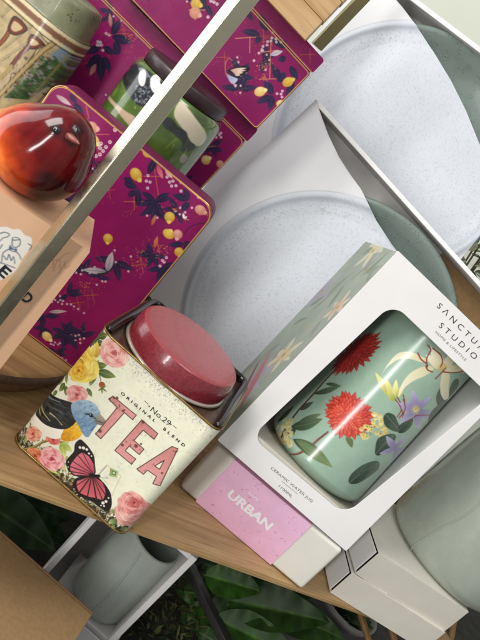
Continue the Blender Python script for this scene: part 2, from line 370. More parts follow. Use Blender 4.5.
C.rose(77, 395, 10.5, '#b23c3f', '#dc8480', '#f3c1b6', 9, 40, 3)
C.dot(102, 385, 3.4, '#8a4527', col2='#b9653c'); [C.leaf((102,388), p, 1.6, '#4d5b25', '#7f8d45') for p in [(98,391),(102,394),(107,392),(106,386)]]
# roses and buds of the lower left
C.stroke([(20,450),(34,447),(46,441),(62,442)], 3.2, 2.2, '#7a6436'); C.stroke([(20,450),(34,446.4),(46,440.4),(62,441.4)], 1, .8, '#b6a063')
for a, b, w in [((62,441),(64,458),8), ((64,444),(72,452),6), ((60,445),(70,441),5), ((56,440),(66,434),4), ((60,462),(66,470),6), ((46,466),(58,474),5), ((66,456),(70,464),5)]: C.leaf(a, b, w, '#8a9a2e', '#d6dc86', '#eef0b8')
C.rose(33, 434, 8.5, '#b43a2c', '#e2785a', '#f5c3a5', 7, 60, 5); C.rose(53, 440, 7, '#9c1f22', '#d0453f', '#ee9384', 4.5, 30, 6)
C.rose(35, 456, 9, '#96341c', '#cf6a3c', '#eda274', 8, 10, 7); C.rose(52, 459, 12.5, '#b82f3c', '#e2858a', '#f8cfc9', 11.5, 20, 8)
for p in [[(12,444),(18,432),(27,422)], [(14,447),(22,440),(25,436)], [(15,440),(13,449)], [(24,420),(29,410),(34,404)], [(17,450),(22,445)]]: C.stroke(p, 2.2, .6, '#26301c')
for p in [[(30,428),(27,418),(33,408)], [(18,446),(26,432)]]: C.stroke(p, 1.8, .8, '#8b8a5a')
# bird
C.poly([(26,417),(34,411),(46,420),(60,425),(68,428),(64,436),(56,439),(46,436),(35,426),(28,424)], '#efe7d3', True, col2='#fffbea', c=(40,432), d=(48,420))
C.poly([(61,439),(63,431),(70,421),(80,420),(84,428),(80,437),(72,441),(66,441)], '#d98f14', True, col2='#f6c733', c=(66,440), d=(78,424), mott=.3)
C.poly([(40,397),(50,396.5),(62,399.5),(74,404),(80,414),(74,424),(66,429),(56,428.5),(46,425),(38,419),(32,415),(34,407)], '#1f1d1c', True, mott=.9)
C.poly([(30,410),(36,404),(42,397),(48,402),(42,412),(36,417)], '#33382f', True)
for p in [[(41,398),(52,402),(66,408)], [(44,404),(54,409),(66,414)]]: C.stroke(p, 2.6, 1.2, '#3d4347', al=.8)
for p in [[(38,408),(44,414),(50,421)], [(34,408),(40,416)], [(50,413),(56,418),(62,425)]]: C.stroke(p, 1.7, .9, '#b9ac74')
C.stroke([(41,399),(50,399.5),(60,402)], 2, 1, '#8fa3ad', al=.7)
for i in range(70):
    t = nrs.rand(2); x, y = 38+38*t[0], 402+24*t[1]
    if (x-58)**2/420+(y-413)**2/120 < 1: C.stroke([(x, y), (x+2.6, y+1.8), (x+4.6, y+4.4)], .9, .3, ['#4a4f50', '#6c6a58', '#2e3032', '#8d8a6c', '#50606c'][i % 5], al=.55)
C.poly([(71,405),(78,400.5),(87,400),(95,404),(100,412),(100,420),(94,429),(87,437),(82,432),(78,424),(73,416)], '#5c7d9c', True, col2='#9fb6c6', c=(84,432), d=(88,402), mott=.35)
C.poly([(84,426),(92,427),(89,437),(84,434)], '#7f9fb9', True, al=.8)
for i in range(90):
    t = nrs.rand(2); x, y = 75+22*t[0], 403+28*t[1]
    if (x-87)**2/120+(y-416)**2/260 < 1: C.stroke([(x,y),(x-2.2,y+1.4)], .8, .3, ['#3e5d7c','#a9c1d1','#7797b0'][i % 3], curve=False, al=.7)
C.poly([(96,416),(101,415),(108,424.5),(103,425.5),(97,424),(94,420)], '#6e675c', True, col2='#a39a88', c=(97,425), d=(100,416)); C.stroke([(96,420.5),(102,422.5),(108,424.6)], .8, .5, '#2a2622')
C.stroke([(86,414),(91,415),(96,419)], 1.8, 1., '#2b3a4a'); C.dot(91, 415.3, 2.1, '#0d0d10'); C.dot(90.4, 414.8, .6, '#dfe6ea')
# butterfly
C.poly([(80,439.5),(85,443),(90,449),(94,456),(95,465),(95.5,473),(92,475),(84,477),(75,476),(69,472),(66.5,466),(66,461),(70,456),(74,451),(75,444)], '#1c1312', True)
C.poly([(95,475),(101,480),(107,487),(111,495),(111.5,506),(107,511.5),(99,507),(91,501),(83,498),(77,493),(73,486),(75,479),(84,476)], '#1c1312', True)
PK = '#b8485a'
for c in [[(94,474),(83,452.5),(89,456.5),(93.5,464)], [(94,474),(93.8,465),(94.5,470)], [(94,474),(78,455),(82,452.5)], [(93,474),(73,461),(77.5,455.5)], [(93,474.5),(70,466),(72.5,461.5)], [(93,475),(70.5,471),(70,467)], [(92,475.5),(75,475),(71,472)]]: C.poly(c, PK, col2='#d9717c', c=(94,474), d=c[1])
for c in [[(94,477),(105,488),(102,482)], [(94,477),(105.5,494),(105,488.5)], [(93.5,477),(103,500),(105,495)], [(93,477),(97,498.5),(102,500)], [(92,477),(88,496.5),(95.5,498)], [(91,477),(80,493),(87,496)], [(90,477),(76.5,486),(79,492)], [(89,477),(77,481),(76.5,485)]]: C.poly(c, '#a8404c', col2='#d0646a', c=(93,477), d=c[1])
for x, y, r in [(80,447.5,1.5),(83.5,448,1.8),(86.8,449.5,1.5),(89,453.5,1.2),(91.5,456,.9),(103,503,1.8),(106,501.5,1.6),(104,506,1.1),(108.5,498,1.),(101,505.5,.9),(68.5,462,.7),(68,467,.7),(70,472.5,.7),(74,489,.7),(77,494.5,.7),(83,499.5,.7),(90,502,.8)]: C.dot(x, y, r, '#f0e3df')
C.stroke([(91,475),(95,476),(99,476)], 4, 3, '#120d0c'); C.stroke([(98,475),(103,470),(107,465.5)], .6, .4, '#4a4038', al=.8); C.stroke([(98,477),(104,478),(109,478)], .5, .4, '#6a5c4c', al=.7)
# faint letter and stamp
for p in [((100,471),(107,465)), ((107,465),(121,476)), ((121,476),(111,497)), ((100,476),(108,484))]: C.stroke(p, .7, .7, '#b9b694', False, al=.7)
C.poly([(110.3,468),(118.6,471.5),(117,478),(109.3,476)], '#8b9d5e', col2='#c4cca0', c=(110,470), d=(118,477)); C.poly([(112,470.5),(116.5,472),(115.5,475.8),(111.5,474.5)], '#5f7a45'); C.dot(113.8, 473, 1.3, '#d5d9b4')
# rose of the lower right
for a, b, w in [((118,520),(108,523),6), ((117,514),(110,509),5), ((114,523),(112,531),4), ((120,528),(126,534),6)]: C.leaf(a, b, w, '#44582a', '#b9c48a')
C.rose(132, 512, 17, '#b4564e', '#dd9388', '#f3cabb', 18, 30, 21); C.rose(133.5, 504, 13.5, '#b33f45', '#dd7f7b', '#f4bfb0', 11, -10, 22); C.rose(134, 502.5, 6, '#8f2c33', '#b9484c', '#dc8a80', 5, 0, 23)
# TEA letters
def D5(*p): return [(96+x/5, 380+y/5) for x, y in p]
TT = D5((65,97),(84,80),(201,176),(183,199),(142,163),(24,294),(-2,270),(106,138))
EE = D5((229,199),(309,268),(290,297),(236,251),(190,302),(240,346),(216,373),(166,330),(146,354),(199,395),(177,421),(94,352))
AA = D5((380,332),(410,344),(318,532),(284,518),(302,482),(257,451),(237,472),(204,445)); AH = D5((341,402),(318,446),(294,430))
for L_ in (TT, EE, AA):
    P = C.P(L_); C.raw(P, '#c98078', col2='#dd9a94', c=P[0], d=P[len(P)//2], mott=.12)
C.raw(C.P(AH), '#ebead0')
for i in range(75):
    L_ = (TT, EE, EE, TT, AA)[i % 5]; a = C.P(L_)[nrs.randint(len(L_))]; b = C.P(L_)[nrs.randint(len(L_))]; p = a+(b-a)*nrs.rand()
    # keep flecks inside the letter
    ins = False; Q = C.P(L_)
    for (ax, ay), (bx, by) in zip(Q, np.roll(Q, -1, 0)):
        if (ay > p[1]) != (by > p[1]) and p[0] < (bx-ax)*(p[1]-ay)/(by-ay)+ax: ins = not ins
    if ins: C.raw(p+nrs.normal(0, 1, (6, 2))*.0007, ['#6b3a28', '#8a4a30', '#3b2420'][nrs.randint(3)], al=.75)
for x, y, r in [(117,398,1.6),(123,411,1.4),(100,431,2),(122.5,445,1.6),(136,446,2.),(141,444,1.2),(162,473,1.2),(143,422,1.8),(114,398,1.2)]: C.dot(x, y, r, '#5b3526', al=.8)
for L_ in (TT, EE, AA, AH):
    P = C.P(L_); C.strokeraw(np.vstack([P, P[:1]]), .00062, .00062, '#3a2523')
# wraps round the tin
cols = []
rc = .011; n = 9
def arc(cx, cy, a0, a1, n=9): return [(cx+rc*math.cos(t), cy+rc*math.sin(t)) for t in np.linspace(rad(a0), rad(a1), n)]
pts = [(0, D-rc)]+[(0, y) for y in np.linspace(D-rc, rc, 12)[1:-1]]+arc(rc, rc, 180, 270, 56)+[(x, 0) for x in np.linspace(rc, W-rc, 380)[1:-1]]+arc(W-rc, rc, 270, 360, 56)+[(W, y) for y in np.linspace(rc, D-rc, 12)[1:]]+[(W-rc, D), (rc, D)]+[(0, D-rc)]
pts = np.array(pts); sarc = np.r_[0, np.cumsum(np.hypot(*np.diff(pts, axis=0).T))]; i0 = np.argmin(np.abs(pts[:, 0]-rc)+np.abs(pts[:, 1])); sarc = sarc-sarc[i0]+rc*1.0
sarc = pts[:, 0].copy()
zs = np.linspace(.0012, H-.0012, 470); G = np.zeros((len(zs), len(pts), 3)); G[..., :2] = pts[None]; G[..., 2] = zs[:, None]
colr = lin(C.sample(np.broadcast_to(sarc, G.shape[:2]), np.broadcast_to(zs[:, None], G.shape[:2])))
mb = MB(); mb.grid(G, 0, colr)
loc2 = lambda u, v: (u, -.00025, v)
def along(fr, a, b, y=-.00025):                     # lettering laid from one sight line to another, on the thing's own face
    P, Q = np.array(fr.uv(*a)), np.array(fr.uv(*b)); d = Q-P; L_ = np.hypot(*d); d /= L_; n_ = np.array([-d[1], d[0]])
    return (lambda u, v: (P[0]+d[0]*u+n_[0]*v, y, P[1]+d[1]*u+n_[1]*v)), L_
fn, L_ = along(FT, (120.5,393.5), (184,447)); mb.text('ORIGINAL  BLEND', fn, w=L_, h=.0024, mat=1, offset=.03, space=1.9)
fn, L_ = along(FT, (150,410.5), (168.5,426)); mb.text('No.29', fn, w=L_, h=.0046, mat=1)
for a, b in (((143.5,402),(147.5,405.5)), ((172,426.5),(175.5,429.5))):
    fn, L_ = along(FT, a, b); mb.add([fn(0, .0012), fn(L_, .0012), fn(L_, .0016), fn(0, .0016)], [(0, 1, 2, 3)], 1, False)
for a in ((148.6,406.8), (170.3,425)):
    q = FT.uv(*a); t = np.arange(12)*math.pi/6; mb.add([(q[0]+.0006*math.cos(k), -.00025, q[1]+.0008+.0006*math.sin(k)) for k in t], [tuple(range(12))], 1, False)
mb.build('body', [printed, inkd], root)
per = pts[:-1]; ring = lambda z, off=0: [(x, y, z) for x, y in per]
coarse = np.vstack([arc(rc, rc, 180, 270), arc(W-rc, rc, 270, 360), arc(W-rc, D-rc, 0, 90), arc(rc, D-rc, 90, 180)]); coarse = np.vstack([coarse, coarse[:2]])
trimm = mat('yellow_brass_edge', '#8f7440', .32, .8, var=.35, vscale=150)
for z_, r_ in ((.0010, .0010), (H-.0006, .0010)):
    mb = MB(); mb.tube([(x, y, z_) for x, y in coarse], r_, 8, caps=False); mb.build('edge_trim', trimm, root)
mb = MB(); inn = np.array([(W/2+(x-W/2)*.985, D/2+(y-D/2)*.985) for x, y in coarse[:-2]])
mb.loft([[(x, y, H-.001) for x, y in inn], [(x, y, H-.0035) for x, y in inn]], (False, False)); mb.add([(x, y, H-.0035) for x, y in inn], [tuple(range(len(inn)))], 0, False)
mb.build('top_panel', mat('bronze_top', '#5d4436', .32, .35, var=.3, vscale=90, coat=.3), root)
mb = MB(); rt = .0034
mb.tube(spl([(.0045, .005, H+.0002), (.0042, .02, H+.0016), (.0042, D*.6, H+.0018), (.0042, D-.012, H+.0018), (.010, D-.005, H+.0018)], False, 6), rt, 14)
mb.tube(spl([(W-.0045, .005, H+.0002), (W-.0042, .02, H+.0016), (W-.0042, D*.6, H+.0018), (W-.0042, D-.012, H+.0018), (W-.010, D-.005, H+.0018)], False, 6), rt, 14)
mb.tube([(.010, D-.005, H+.0018), (W-.010, D-.005, H+.0018)], rt, 12)
mb.build('raised_rim', blackm, root)
# lid
lp = FT.M.T @ (atz(194.5, 342, .149)-FT.o); lc = (lp[0], lp[1], H-.0035); lr = .0502
redm = mat('red_mottled_lid', '#7f2832', .26, 0, var=.34, vscale=420, coat=.4)
topm = mat('red_lid_top', '#9b4245', .3, 0, var=.13, vscale=260, coat=.3, speck='#7d2f36', sscale=900, sth=.25)
lid = MB(); lid.lathe([(lr*.965, .0035), (lr*.972, .012), (lr*.955, .0185), (lr*.93, .0218)], lc, 96); lid.lathe([(lr*.93, .0218), (lr*.90, .0231), (lr*.87, .0233), (lr*.4, .0236), (0, .0237)], lc, 96, 1); lo = lid.build('lid', [redm, topm], root)
mb = MB(); mb.lathe([(lr*.96, .0008), (lr*.995, .0009), (lr*1.01, .0020), (lr*.995, .0032), (lr*.965, .0036)], lc, 96); mb.build('bead', mat('pale_tin_bead', '#cdbfae', .3, .55), lo)
mb = MB(); mb.lathe([(lr*.93, .0), (lr*.93, .003)], lc, 64); mb.build('neck', blackm, root)
# ================================================================== PURPLE TINS
PUR = '#841355'; NV1, NV2 = '#231a38', '#33284a'
ptin = mat('purple_printed_tin', attr=True, rough=.42, spec=.22, bump=.06, bscale=600, var=.03, vscale=40)
purple = mat('purple_tin_paint', '#64103f', .5, 0, spec=.25)
def panel(x0, x1, z0, z1, r, y, step):
    zs = np.linspace(z0, z1, int((z1-z0)/step)); nx = int((x1-x0)/step); dz = np.maximum(0, np.maximum(z0+r-zs, zs-(z1-r)))
    ins = r-np.sqrt(np.maximum(r*r-dz*dz, 0)); t = np.linspace(0, 1, nx)
    G = np.zeros((len(zs), nx, 3)); G[..., 0] = (x0+ins)[:, None]+t*((x1-x0)-2*ins)[:, None]; G[..., 1] = y; G[..., 2] = zs[:, None]
    return G
def navy(C, lst):
    for a, b, w in lst: C.leaf(a, b, w, NV1, NV2, '#4a4063')
def around(c, L, degs, w): return [((c[0], c[1]), (c[0]+L*math.cos(rad(d)), c[1]+L*math.sin(rad(d))), w) for d in degs]
def lemon(C, x, y, r, ry, rt, peach=0):
    a, b = ('#b9755f', '#d8a292') if peach == 1 else ('#b98a2a', '#dcc05a') if peach == 0 else ('#c9a24a', '#ead79a')
    C.dot(x, y, r, b, ry=ry, rt=rt, col2=a)
    q = C.P([(x, y)])[0]; d = np.array([math.cos(rad(rt)), math.sin(rad(rt))])*r*C.k; C.leafraw(q+d*.6, q+d*1.35, ry*C.k*.9, b)
def berries(C, lst, r=1.25):
    for x, y in lst: C.dot(x, y, r*1.15, '#5a3a52', al=.6); C.dot(x, y, r, '#d9b8c0', col2='#f0dde0'); C.dot(x, y, r*.32, '#6d2c50')
def golddots(C, x, y, R, n, seed=0):
    q = random.Random(seed)
    for i in range(n): C.dot(x+q.gauss(0, R*.5), y+q.gauss(0, R*.5), q.uniform(.35, .65), '#b8764c')
def purple_tin(label, fr, W, H, D, lidh, art, rad_, step, res, px):
    root = thing('purple_tin', label, 'tin', fr, 'purple decorated tins')
    C = Print(0, 0, W, H, res, PUR, lambda x, y: fr.uv(x, y)); C.scale(*px)
    C.A *= (1+.22*(fbm(C.X, C.Y, .03, 2)-.5))[..., None]
    q_ = random.Random(int(W*1e4)); m_, k_0 = C.m, C.k; C.m = None; C.k = 1.
    for i in range(int(W*H*1300)):
        x, y, d = q_.uniform(.01, W-.01), q_.uniform(.01, H-.01), q_.uniform(0, 360); s_ = q_.uniform(.8, 1.2)*.0155
        pick = q_.random()
        if pick < .5:
            for dd in (0, 55, -55, 110):
                C.leafraw((x, y), (x+s_*math.cos(rad(d+dd)), y+s_*math.sin(rad(d+dd))), s_*.36, NV1, NV2, '#4a4063', al=.92)
            for k in range(5): C.dot(x+q_.gauss(0, .005), y+q_.gauss(0, .005), .0011, '#cfaab6'); 
        elif pick < .75:
            C.strokeraw([(x, y), (x+.014*math.cos(rad(45)), y+.014*math.sin(rad(45)))], .0006, .0006, '#a8583c'); C.strokeraw([(x+.002, y+.010), (x+.012, y+.001)], .0006, .0006, '#a8583c')
        for k in range(16): C.dot(x+q_.gauss(0, .006), y+q_.gauss(0, .006), .00032, '#b06f45')
    C.m, C.k = m_, k_0
    art(C)
    e = .0022; body_h = H-lidh if lidh else H
    b = rrect(e*.55, W-e*.55, e*.55, body_h-e*.55, rad_, 8); C.strokeraw(np.vstack([b, b[:1]]), .0011, .0011, '#c9a062')
    if lidh: C.strokeraw([(0, body_h+.0008), (W, body_h+.0008)], .0012, .0012, '#c9a062')
    mb = MB(); G = panel(e*.4, W-e*.4, e*.4, body_h-(e*.4 if not lidh else .0003), rad_, 0, step); mb.grid(G, 0, lin(C.sample(G[..., 0], G[..., 2])))
    rg = lambda i, y, h0=0, h1=body_h: [(x, y, z) for x, z in rrect(i, W-i, h0+i, h1-i, max(rad_-i, .0008), 8)]
    mb.loft([rg(e*.4, .0), rg(.0003, .0006)], (False, False), 1); mb.loft([rg(.0003, .0006), rg(0, .0012), rg(0, D-.0012), rg(.0006, D)], (False, True), 2)
    mb.build('body', [ptin, gold, purple], root)
    if lidh:
        mb = MB(); o = .0007; z0 = body_h+.0002
        G = panel(-o, W+o, z0, H, .003, -o, step); mb.grid(G, 0, lin(C.sample(G[..., 0], G[..., 2])))
        q = lambda i, y: [(x, y, z) for x, z in rrect(-o+i, W+o-i, z0+i*.2, H-i, .003, 8)]
        mb.loft([q(0, -o), q(0, D+o)], (False, True), 1); mb.build('lid', [ptin, purple], root)
    return root
def art_front(C):
    def p(x, y): return (124+x/5, 150+y/5)
    def q(x, y): return (30+x/5, 240+y/5)
    def s(x, y): return (20+x/5, 70+y/5)
    for a, b in [((100,132),(182,132)), ((150,80),(175,245)), ((0,258),(140,258)), ((50,212),(52,300))]: C.stroke([p(*a), p(*b)], .8, .8, '#b5653f', False)
    for a, b in [((330,180),(345,245)), ((375,322),(445,322)), ((330,412),(300,412))]: C.stroke([s(*a), s(*b)], .9, .7, '#c2705a', False)
    for a, b in [((290,230),(290,350)), ((330,60),(380,140))]: C.stroke([q(*a), q(*b)], .5, .5, '#8a4a4a', False)
    C.stroke([p(300,420), p(330,385), p(380,368), p(430,365)], .9, .7, '#3a1a3a'); C.stroke([p(160,250), p(190,300), p(210,330)], .8, .6, '#3a1a3a')
    navy(C, around(p(155,255), 17, [-12, -30, 62, 100, 130, 215, 165], 6))
    navy(C, [(p(120,120),p(165,30),7), (p(160,10),p(230,90),8), (p(0,165),p(70,190),7), (p(0,140),p(50,165),6), (p(70,280),p(72,190),7), (p(20,230),p(70,200),6), (p(325,250),p(240,222),7), (p(325,250),p(300,190),5.5), (p(325,260),p(285,308),6.5), (p(300,470),p(220,475),6), (p(300,460),p(345,480),5), (p(310,470),p(305,520),5)])
    navy(C, around(p(140,525), 14, [180, 200, -110, 110, 60, 10], 5.5)); navy(C, around(p(190,590), 15, [170, 110, 60, 15, -20], 6))
    navy(C, [(s(270,165),s(320,235),7), (s(250,120),s(285,170),5), (s(360,420),s(330,470),6)])
    navy(C, around(q(190,275), 14, [-5, -75, -25, 150], 5.5)); navy(C, around(q(175,465), 15, [-60, -15, 60, 100, 200, 155], 6)); navy(C, around(q(75,380), 15, [0, 160, 110, 200], 6)); navy(C, around(q(80,440), 13, [180,130,60,100], 5)); navy(C, around(q(130,560), 12, [-20, 20, 200], 5))
    for a, b, w, c1, c2 in [((165,75),(195,145),5,'#b2485c','#d9848a'), ((205,95),(243,142),4.5,'#c98a92','#e6b9b8'), ((275,110),(285,172),4.5,'#c98a92','#eac4c2'), ((138,378),(160,322),4,'#a8503a','#c97a5a'), ((152,490),(168,430),4,'#a8503a','#c97a5a'), ((240,290),(270,310),2.5,'#a8503a','#c97a5a')]: C.leaf(p(*a), p(*b), w, c1, c2)
    C.leaf(s(180,125), s(258,178), 5, '#a88a8c', '#cdbcb8')
    for x, y, a, b, r in [(118,15,5.2,4.4,10),(60,122,6.8,5.6,-20),(228,335,5.4,5.4,-60),(222,420,4.6,6.2,90),(275,510,4.8,4.8,-40)]: lemon(C, *p(x, y), a, b, r)
    lemon(C, *p(268,422), 5, 5, -60, 1); lemon(C, *p(382,300), 5.8, 4.8, 10, 1)
    lemon(C, *s(357,290), 6.4, 6.2, 30, 1); lemon(C, *s(362,350), 7.5, 5.6, 5, 2); lemon(C, *q(85,482), 6, 5, -10, 2); lemon(C, *q(390,-8), 5, 5, -60)
    berries(C, [p(*k) for k in [(120,128),(112,155),(130,160),(118,190),(215,135),(245,155),(238,180),(260,178),(228,160),(350,210),(380,212),(365,222),(373,235),(285,205),(342,175),(200,560),(212,538),(192,552),(180,580)]], 1.5)
    berries(C, [s(*k) for k in [(405,368),(430,385),(400,390),(415,405),(380,430),(400,422),(450,360),(475,300)]], 1.8)
    berries(C, [q(*k) for k in [(150,280),(110,310),(125,300),(140,310),(152,300),(165,305),(160,320),(185,320),(205,322),(220,332),(240,345),(270,365),(105,520),(118,525),(125,512),(140,522),(150,515),(140,580),(160,590),(180,600)]], 1.1)
    for x, y, R, n, sd in [(435,325,8,40,1),(190,500,7,30,2),(75,570,8,26,3),(75,510,5,16,5)]: golddots(C, *p(x, y), R, n, sd)
    golddots(C, *q(270,230), 7, 24, 4)
    # small white winged insects and the pale two-winged butterfly
    C.leaf(q(385,160), q(262,148), 7, '#8f8790', '#c3bcc0', '#6d5a6a'); C.leaf(q(385,158), q(412,58), 8, '#8f8790', '#cac4c6', '#6d5a6a'); C.stroke([q(340,170), q(370,166), q(390,155)], 1.6, .8, '#22301f')
    C.leaf(p(300,345), p(296,315), 2.6, '#d9cfd0', '#efe9e6'); C.leaf(p(302,345), p(315,330), 2, '#d9cfd0', '#efe9e6'); C.stroke([p(306,345), p(325,350)], 1, .6, '#c9a062')
    C.leaf(q(95,360), q(185,356), 4, '#9a8f96', '#c8bcc0', '#7a6a78')
FP = Frame((-.2420, .56, .0287), 8.9)
purple_tin('large magenta tin standing on the round board, pale two-winged butterfly and lemons on its front', FP, .1690, .2025, .030, 0, art_front, .013, .00045, .00042, (160, 240))
def art_top(C):
    def p(x, y): return (190+x/5, y/5)
    for a, b in [((228,192),(345,184)), ((300,175),(298,265)), ((405,215),(398,395)), ((345,396),(440,394)), ((358,262),(440,250))]: C.stroke([p(*a), p(*b)], .8, .8, '#c98a5a', False)
    navy(C, [(p(385,155),p(345,65),8), (p(350,172),p(258,155),7), (p(350,180),p(330,218),6), (p(480,240),p(400,190),6), (p(480,290),p(440,300),7), (p(450,240),p(480,200),6), (p(450,400),p(412,325),8), (p(440,410),p(480,360),7), (p(415,460),p(370,405),8), (p(412,480),p(330,515),7), (p(415,480),p(395,550),7), (p(415,470),p(385,430),6)])
    navy(C, [(p(520,400),p(480,480),7), (p(500,330),p(540,400),7)])
    lemon(C, *p(350,458), 6, 4.8, 60, 2); lemon(C, *p(490,410), 6, 4.6, 70); lemon(C, *p(455,520), 5, 4, 40, 2)
    berries(C, [p(*k) for k in [(345,265),(360,248),(365,232),(385,225),(388,208),(405,205),(410,190),(418,160),(430,195),(432,210),(455,210),(320,303),(435,468),(455,470),(462,455),(460,485)]], 1.3)
    C.leaf(p(400,275), p(465,255), 5, '#b9b0bf', '#d9d3da', '#8c7f90')
    C.poly([p(188,352), p(230,336), p(270,330), p(297,338), p(292,355), p(262,375), p(238,390), p(215,372)], '#17131c', True)
    for a, b in [((200,352),(285,340)), ((206,358),(282,352)), ((214,364),(268,364)), ((222,372),(252,376))]: C.leaf(p(*a), p(*b), 2.6, '#c99a8a', '#ead8c4')
    C.poly([p(180,365), p(210,378), p(240,392), p(222,418), p(205,415), p(190,392)], '#8f96ba', True, col2='#b9bdd6', c=p(185,368), d=p(225,415)); C.stroke([p(185,365), p(212,380), p(240,392)], .9, .7, '#17131c')
    C.stroke([p(184,380), p(176,345), p(180,310), p(195,292), p(212,302)], 1.2, .8, '#b5694f')
    golddots(C, *p(370,330), 9, 40, 8); golddots(C, *p(370,390), 7, 24, 9)
    # beyond the post
    navy(C, around((206,5), 13, [190, 150, 60, 240], 6)); lemon(C, 196, 4, 5.4, 5, 30); lemon(C, 195, 13, 5.6, 5.6, 20, 1); berries(C, [(214,2),(217,4),(211,1),(208,17),(210,27)], 1.5)
    for a, b in [((189,10),(205,10)), ((195,0),(195,20))]: C.stroke([a, b], .8, .8, '#c98a5a', False)
P3_ = np.array(aty(256, 130, .7287)); FT3 = Frame(P3_-rot(11, 0, 5.5)@np.array([.1831, 0, 0]), 11, 0, 5.5)
purple_tin('magenta lidded tin on top of the stack under the wooden blocks, with a striped butterfly', FT3, .1831, .0945, .060, .0175, art_top, .0035, .00045, .0004, (240, 70))
def art_mid(C):
    def p(x, y): return (50+x/5.333, y/5.333)
    navy(C, [(p(330,185),p(375,105),8), (p(330,195),p(440,228),9), (p(345,220),p(372,292),8), (p(335,262),p(372,292),6), (p(270,250),p(190,285),7), (p(268,290),p(190,365),8), (p(270,300),p(272,440),9), (p(285,300),p(320,385),8), (p(285,250),p(345,290),7)])
    C.leaf(p(245,340), p(212,405), 5, '#a06a62', '#c99a8c'); C.leaf(p(325,145), p(318,70), 4, '#a06a62', '#c98a80')
    berries(C, [p(*k) for k in [(255,222),(268,225),(262,240),(275,240),(252,240),(282,268),(300,178),(315,186)]], 1.4)
    golddots(C, *p(430,200), 6, 26, 3); C.stroke([p(300,178), p(330,188)], 1, .8, '#b5764c', False)
    lemon(C, 202, 101, 5, 4.4, -50, 2); lemon(C, 206, 160, 5, 5, 70, 2); lemon(C, 220, 164, 4, 4, 30, 1)
    berries(C, [(213+1.6*i, 132+2.6*(i % 3)) for i in range(6)]+[(216,128),(221,133),(211,137)], 1.3)
    navy(C, around((212,146), 12, [180, 140, 30, 70, -30], 5)); navy(C, [((205,140),(192,130),5)]); C.stroke([(200,148),(216,146)], .8, .8, '#b5764c', False)
    berries(C, [(217,106),(219,102),(222,109)], 1.1)
b_ = np.array(aty(246, 143, .66)); b0 = np.array([b_[0], .66, b_[2]]); Fm = Frame((0, 0, 0), -6, 0, 3.5); Wm, Hm = .165, .2470
Wm, Hm = .235, .2975; FM = Frame(np.array(aty(246, 142, .745))-rot(11, 0, 4.6)@np.array([.235, 0, .28]), 11, 0, 4.6)
purple_tin('magenta tin behind the green jar, lowest of the stack in the shade', FM, Wm, Hm, .036, .0175, art_mid, .006, .0006, .0005, (150, 90))

# ================================================================== GREEN PATTERNED JAR on the front tin
ptop = .192
pr_ = .0500; pc = np.array([-.1805, .6560])
root = thing('patterned_jar', 'green, black and white jar with a dark purple lid, crossed by the metal post', 'jar', (pc[0], pc[1], ptop+.0002))
FJ = Frame((pc[0], pc[1], ptop))
jm = lambda x, y: FJ.cyl(x, y, 0, 0, pr_)
JH = aty(155, 75, .606)[2]-ptop
C = Print(-math.pi*pr_, 0, math.pi*pr_, JH, .0005, '#4c6428', jm); C.scale(130, 85)
C.A = C.A*(1+.5*(fbm(C.X, C.Y, .012, 4)-.5))[..., None]
def pj(x, y): return (90+x/3.692, 40+y/3.692)
C.poly([pj(45,160), pj(70,200), pj(120,255), pj(170,290), pj(160,330), pj(90,250), pj(40,190)], '#b59a84', True)
C.poly([pj(140,80), pj(180,90), pj(235,130), pj(270,165), pj(262,200), pj(230,240), pj(185,245), pj(160,225), pj(130,180), pj(125,120)], '#23262b', True, mott=.4)
C.poly([pj(105,70), pj(140,80), pj(130,105), pj(112,100)], '#c9bda8', True)
for i in range(70): C.dot(*pj(nrs.uniform(165,225), nrs.uniform(165,235)), .5, '#8d949a', al=.8)
C.dot(*pj(190,138), 6.5, '#d9d6d0', ry=3, rt=-35); C.dot(*pj(236,158), 7, '#e4e0da', ry=3.2, rt=-40)
C.poly([pj(325,235), pj(345,235), pj(390,290), pj(430,350), pj(415,385), pj(385,390), pj(350,340), pj(310,280)], '#d3c8ae', True)
C.poly([pj(275,290), pj(300,290), pj(325,320), pj(355,340), pj(365,370), pj(390,392), pj(370,410), pj(335,410), pj(340,380), pj(300,340), pj(270,320)], '#2b2f31', True, mott=.4)
C.poly([pj(345,420), pj(360,435), pj(345,455), pj(330,445)], '#9a9284', True)
for i in range(40):
    x = nrs.uniform(-math.pi*pr_, math.pi*pr_); C.leafraw((x, nrs.uniform(.042, .055)), (x+nrs.uniform(-.004, .004), nrs.uniform(.055, .064)), .0016, ['#7d9a35', '#3d5a22', '#92a84a'][i % 3], al=.6)
th = np.linspace(-math.pi, math.pi, 361); zz = np.linspace(0, JH, 140); Rz = pr_-.003*np.exp(-zz/.003)-.006*np.exp(-(JH-zz)/.004)
G = np.stack([np.sin(th)[None]*Rz[:, None], -np.cos(th)[None]*Rz[:, None], np.broadcast_to(zz[:, None], (140, 361))], -1)
hb_ = MB(); hb_.box(-.045, .05, -.04, .04, -ptop+.0288, -.0004, .0015)
stand_ = thing('white_carton', 'plain white carton standing hidden behind the large magenta tin and carrying the patterned jar', 'carton', (pc[0], pc[1], ptop)); hb_.build('body', whitecard, stand_)
mb = MB(); mb.grid(G, 0, lin(C.sample(np.broadcast_to(th*pr_, (140, 361)), G[..., 2]))); mb.lathe([(0, .0003), (pr_-.003, .0003)], n=48)
mb.build('body', mat('jar_glaze', attr=True, rough=.16, coat=.7), root)
mb = MB(); mb.lathe([(pr_*.86, JH+.0002), (pr_*.885, JH+.001), (pr_*.885, JH+.0105), (pr_*.86, JH+.0124), (0, JH+.0126)], n=80); mb.build('lid', mat('dark_purple_lid', '#2a161b', .42, 0, var=.2, vscale=80, coat=.15), root)

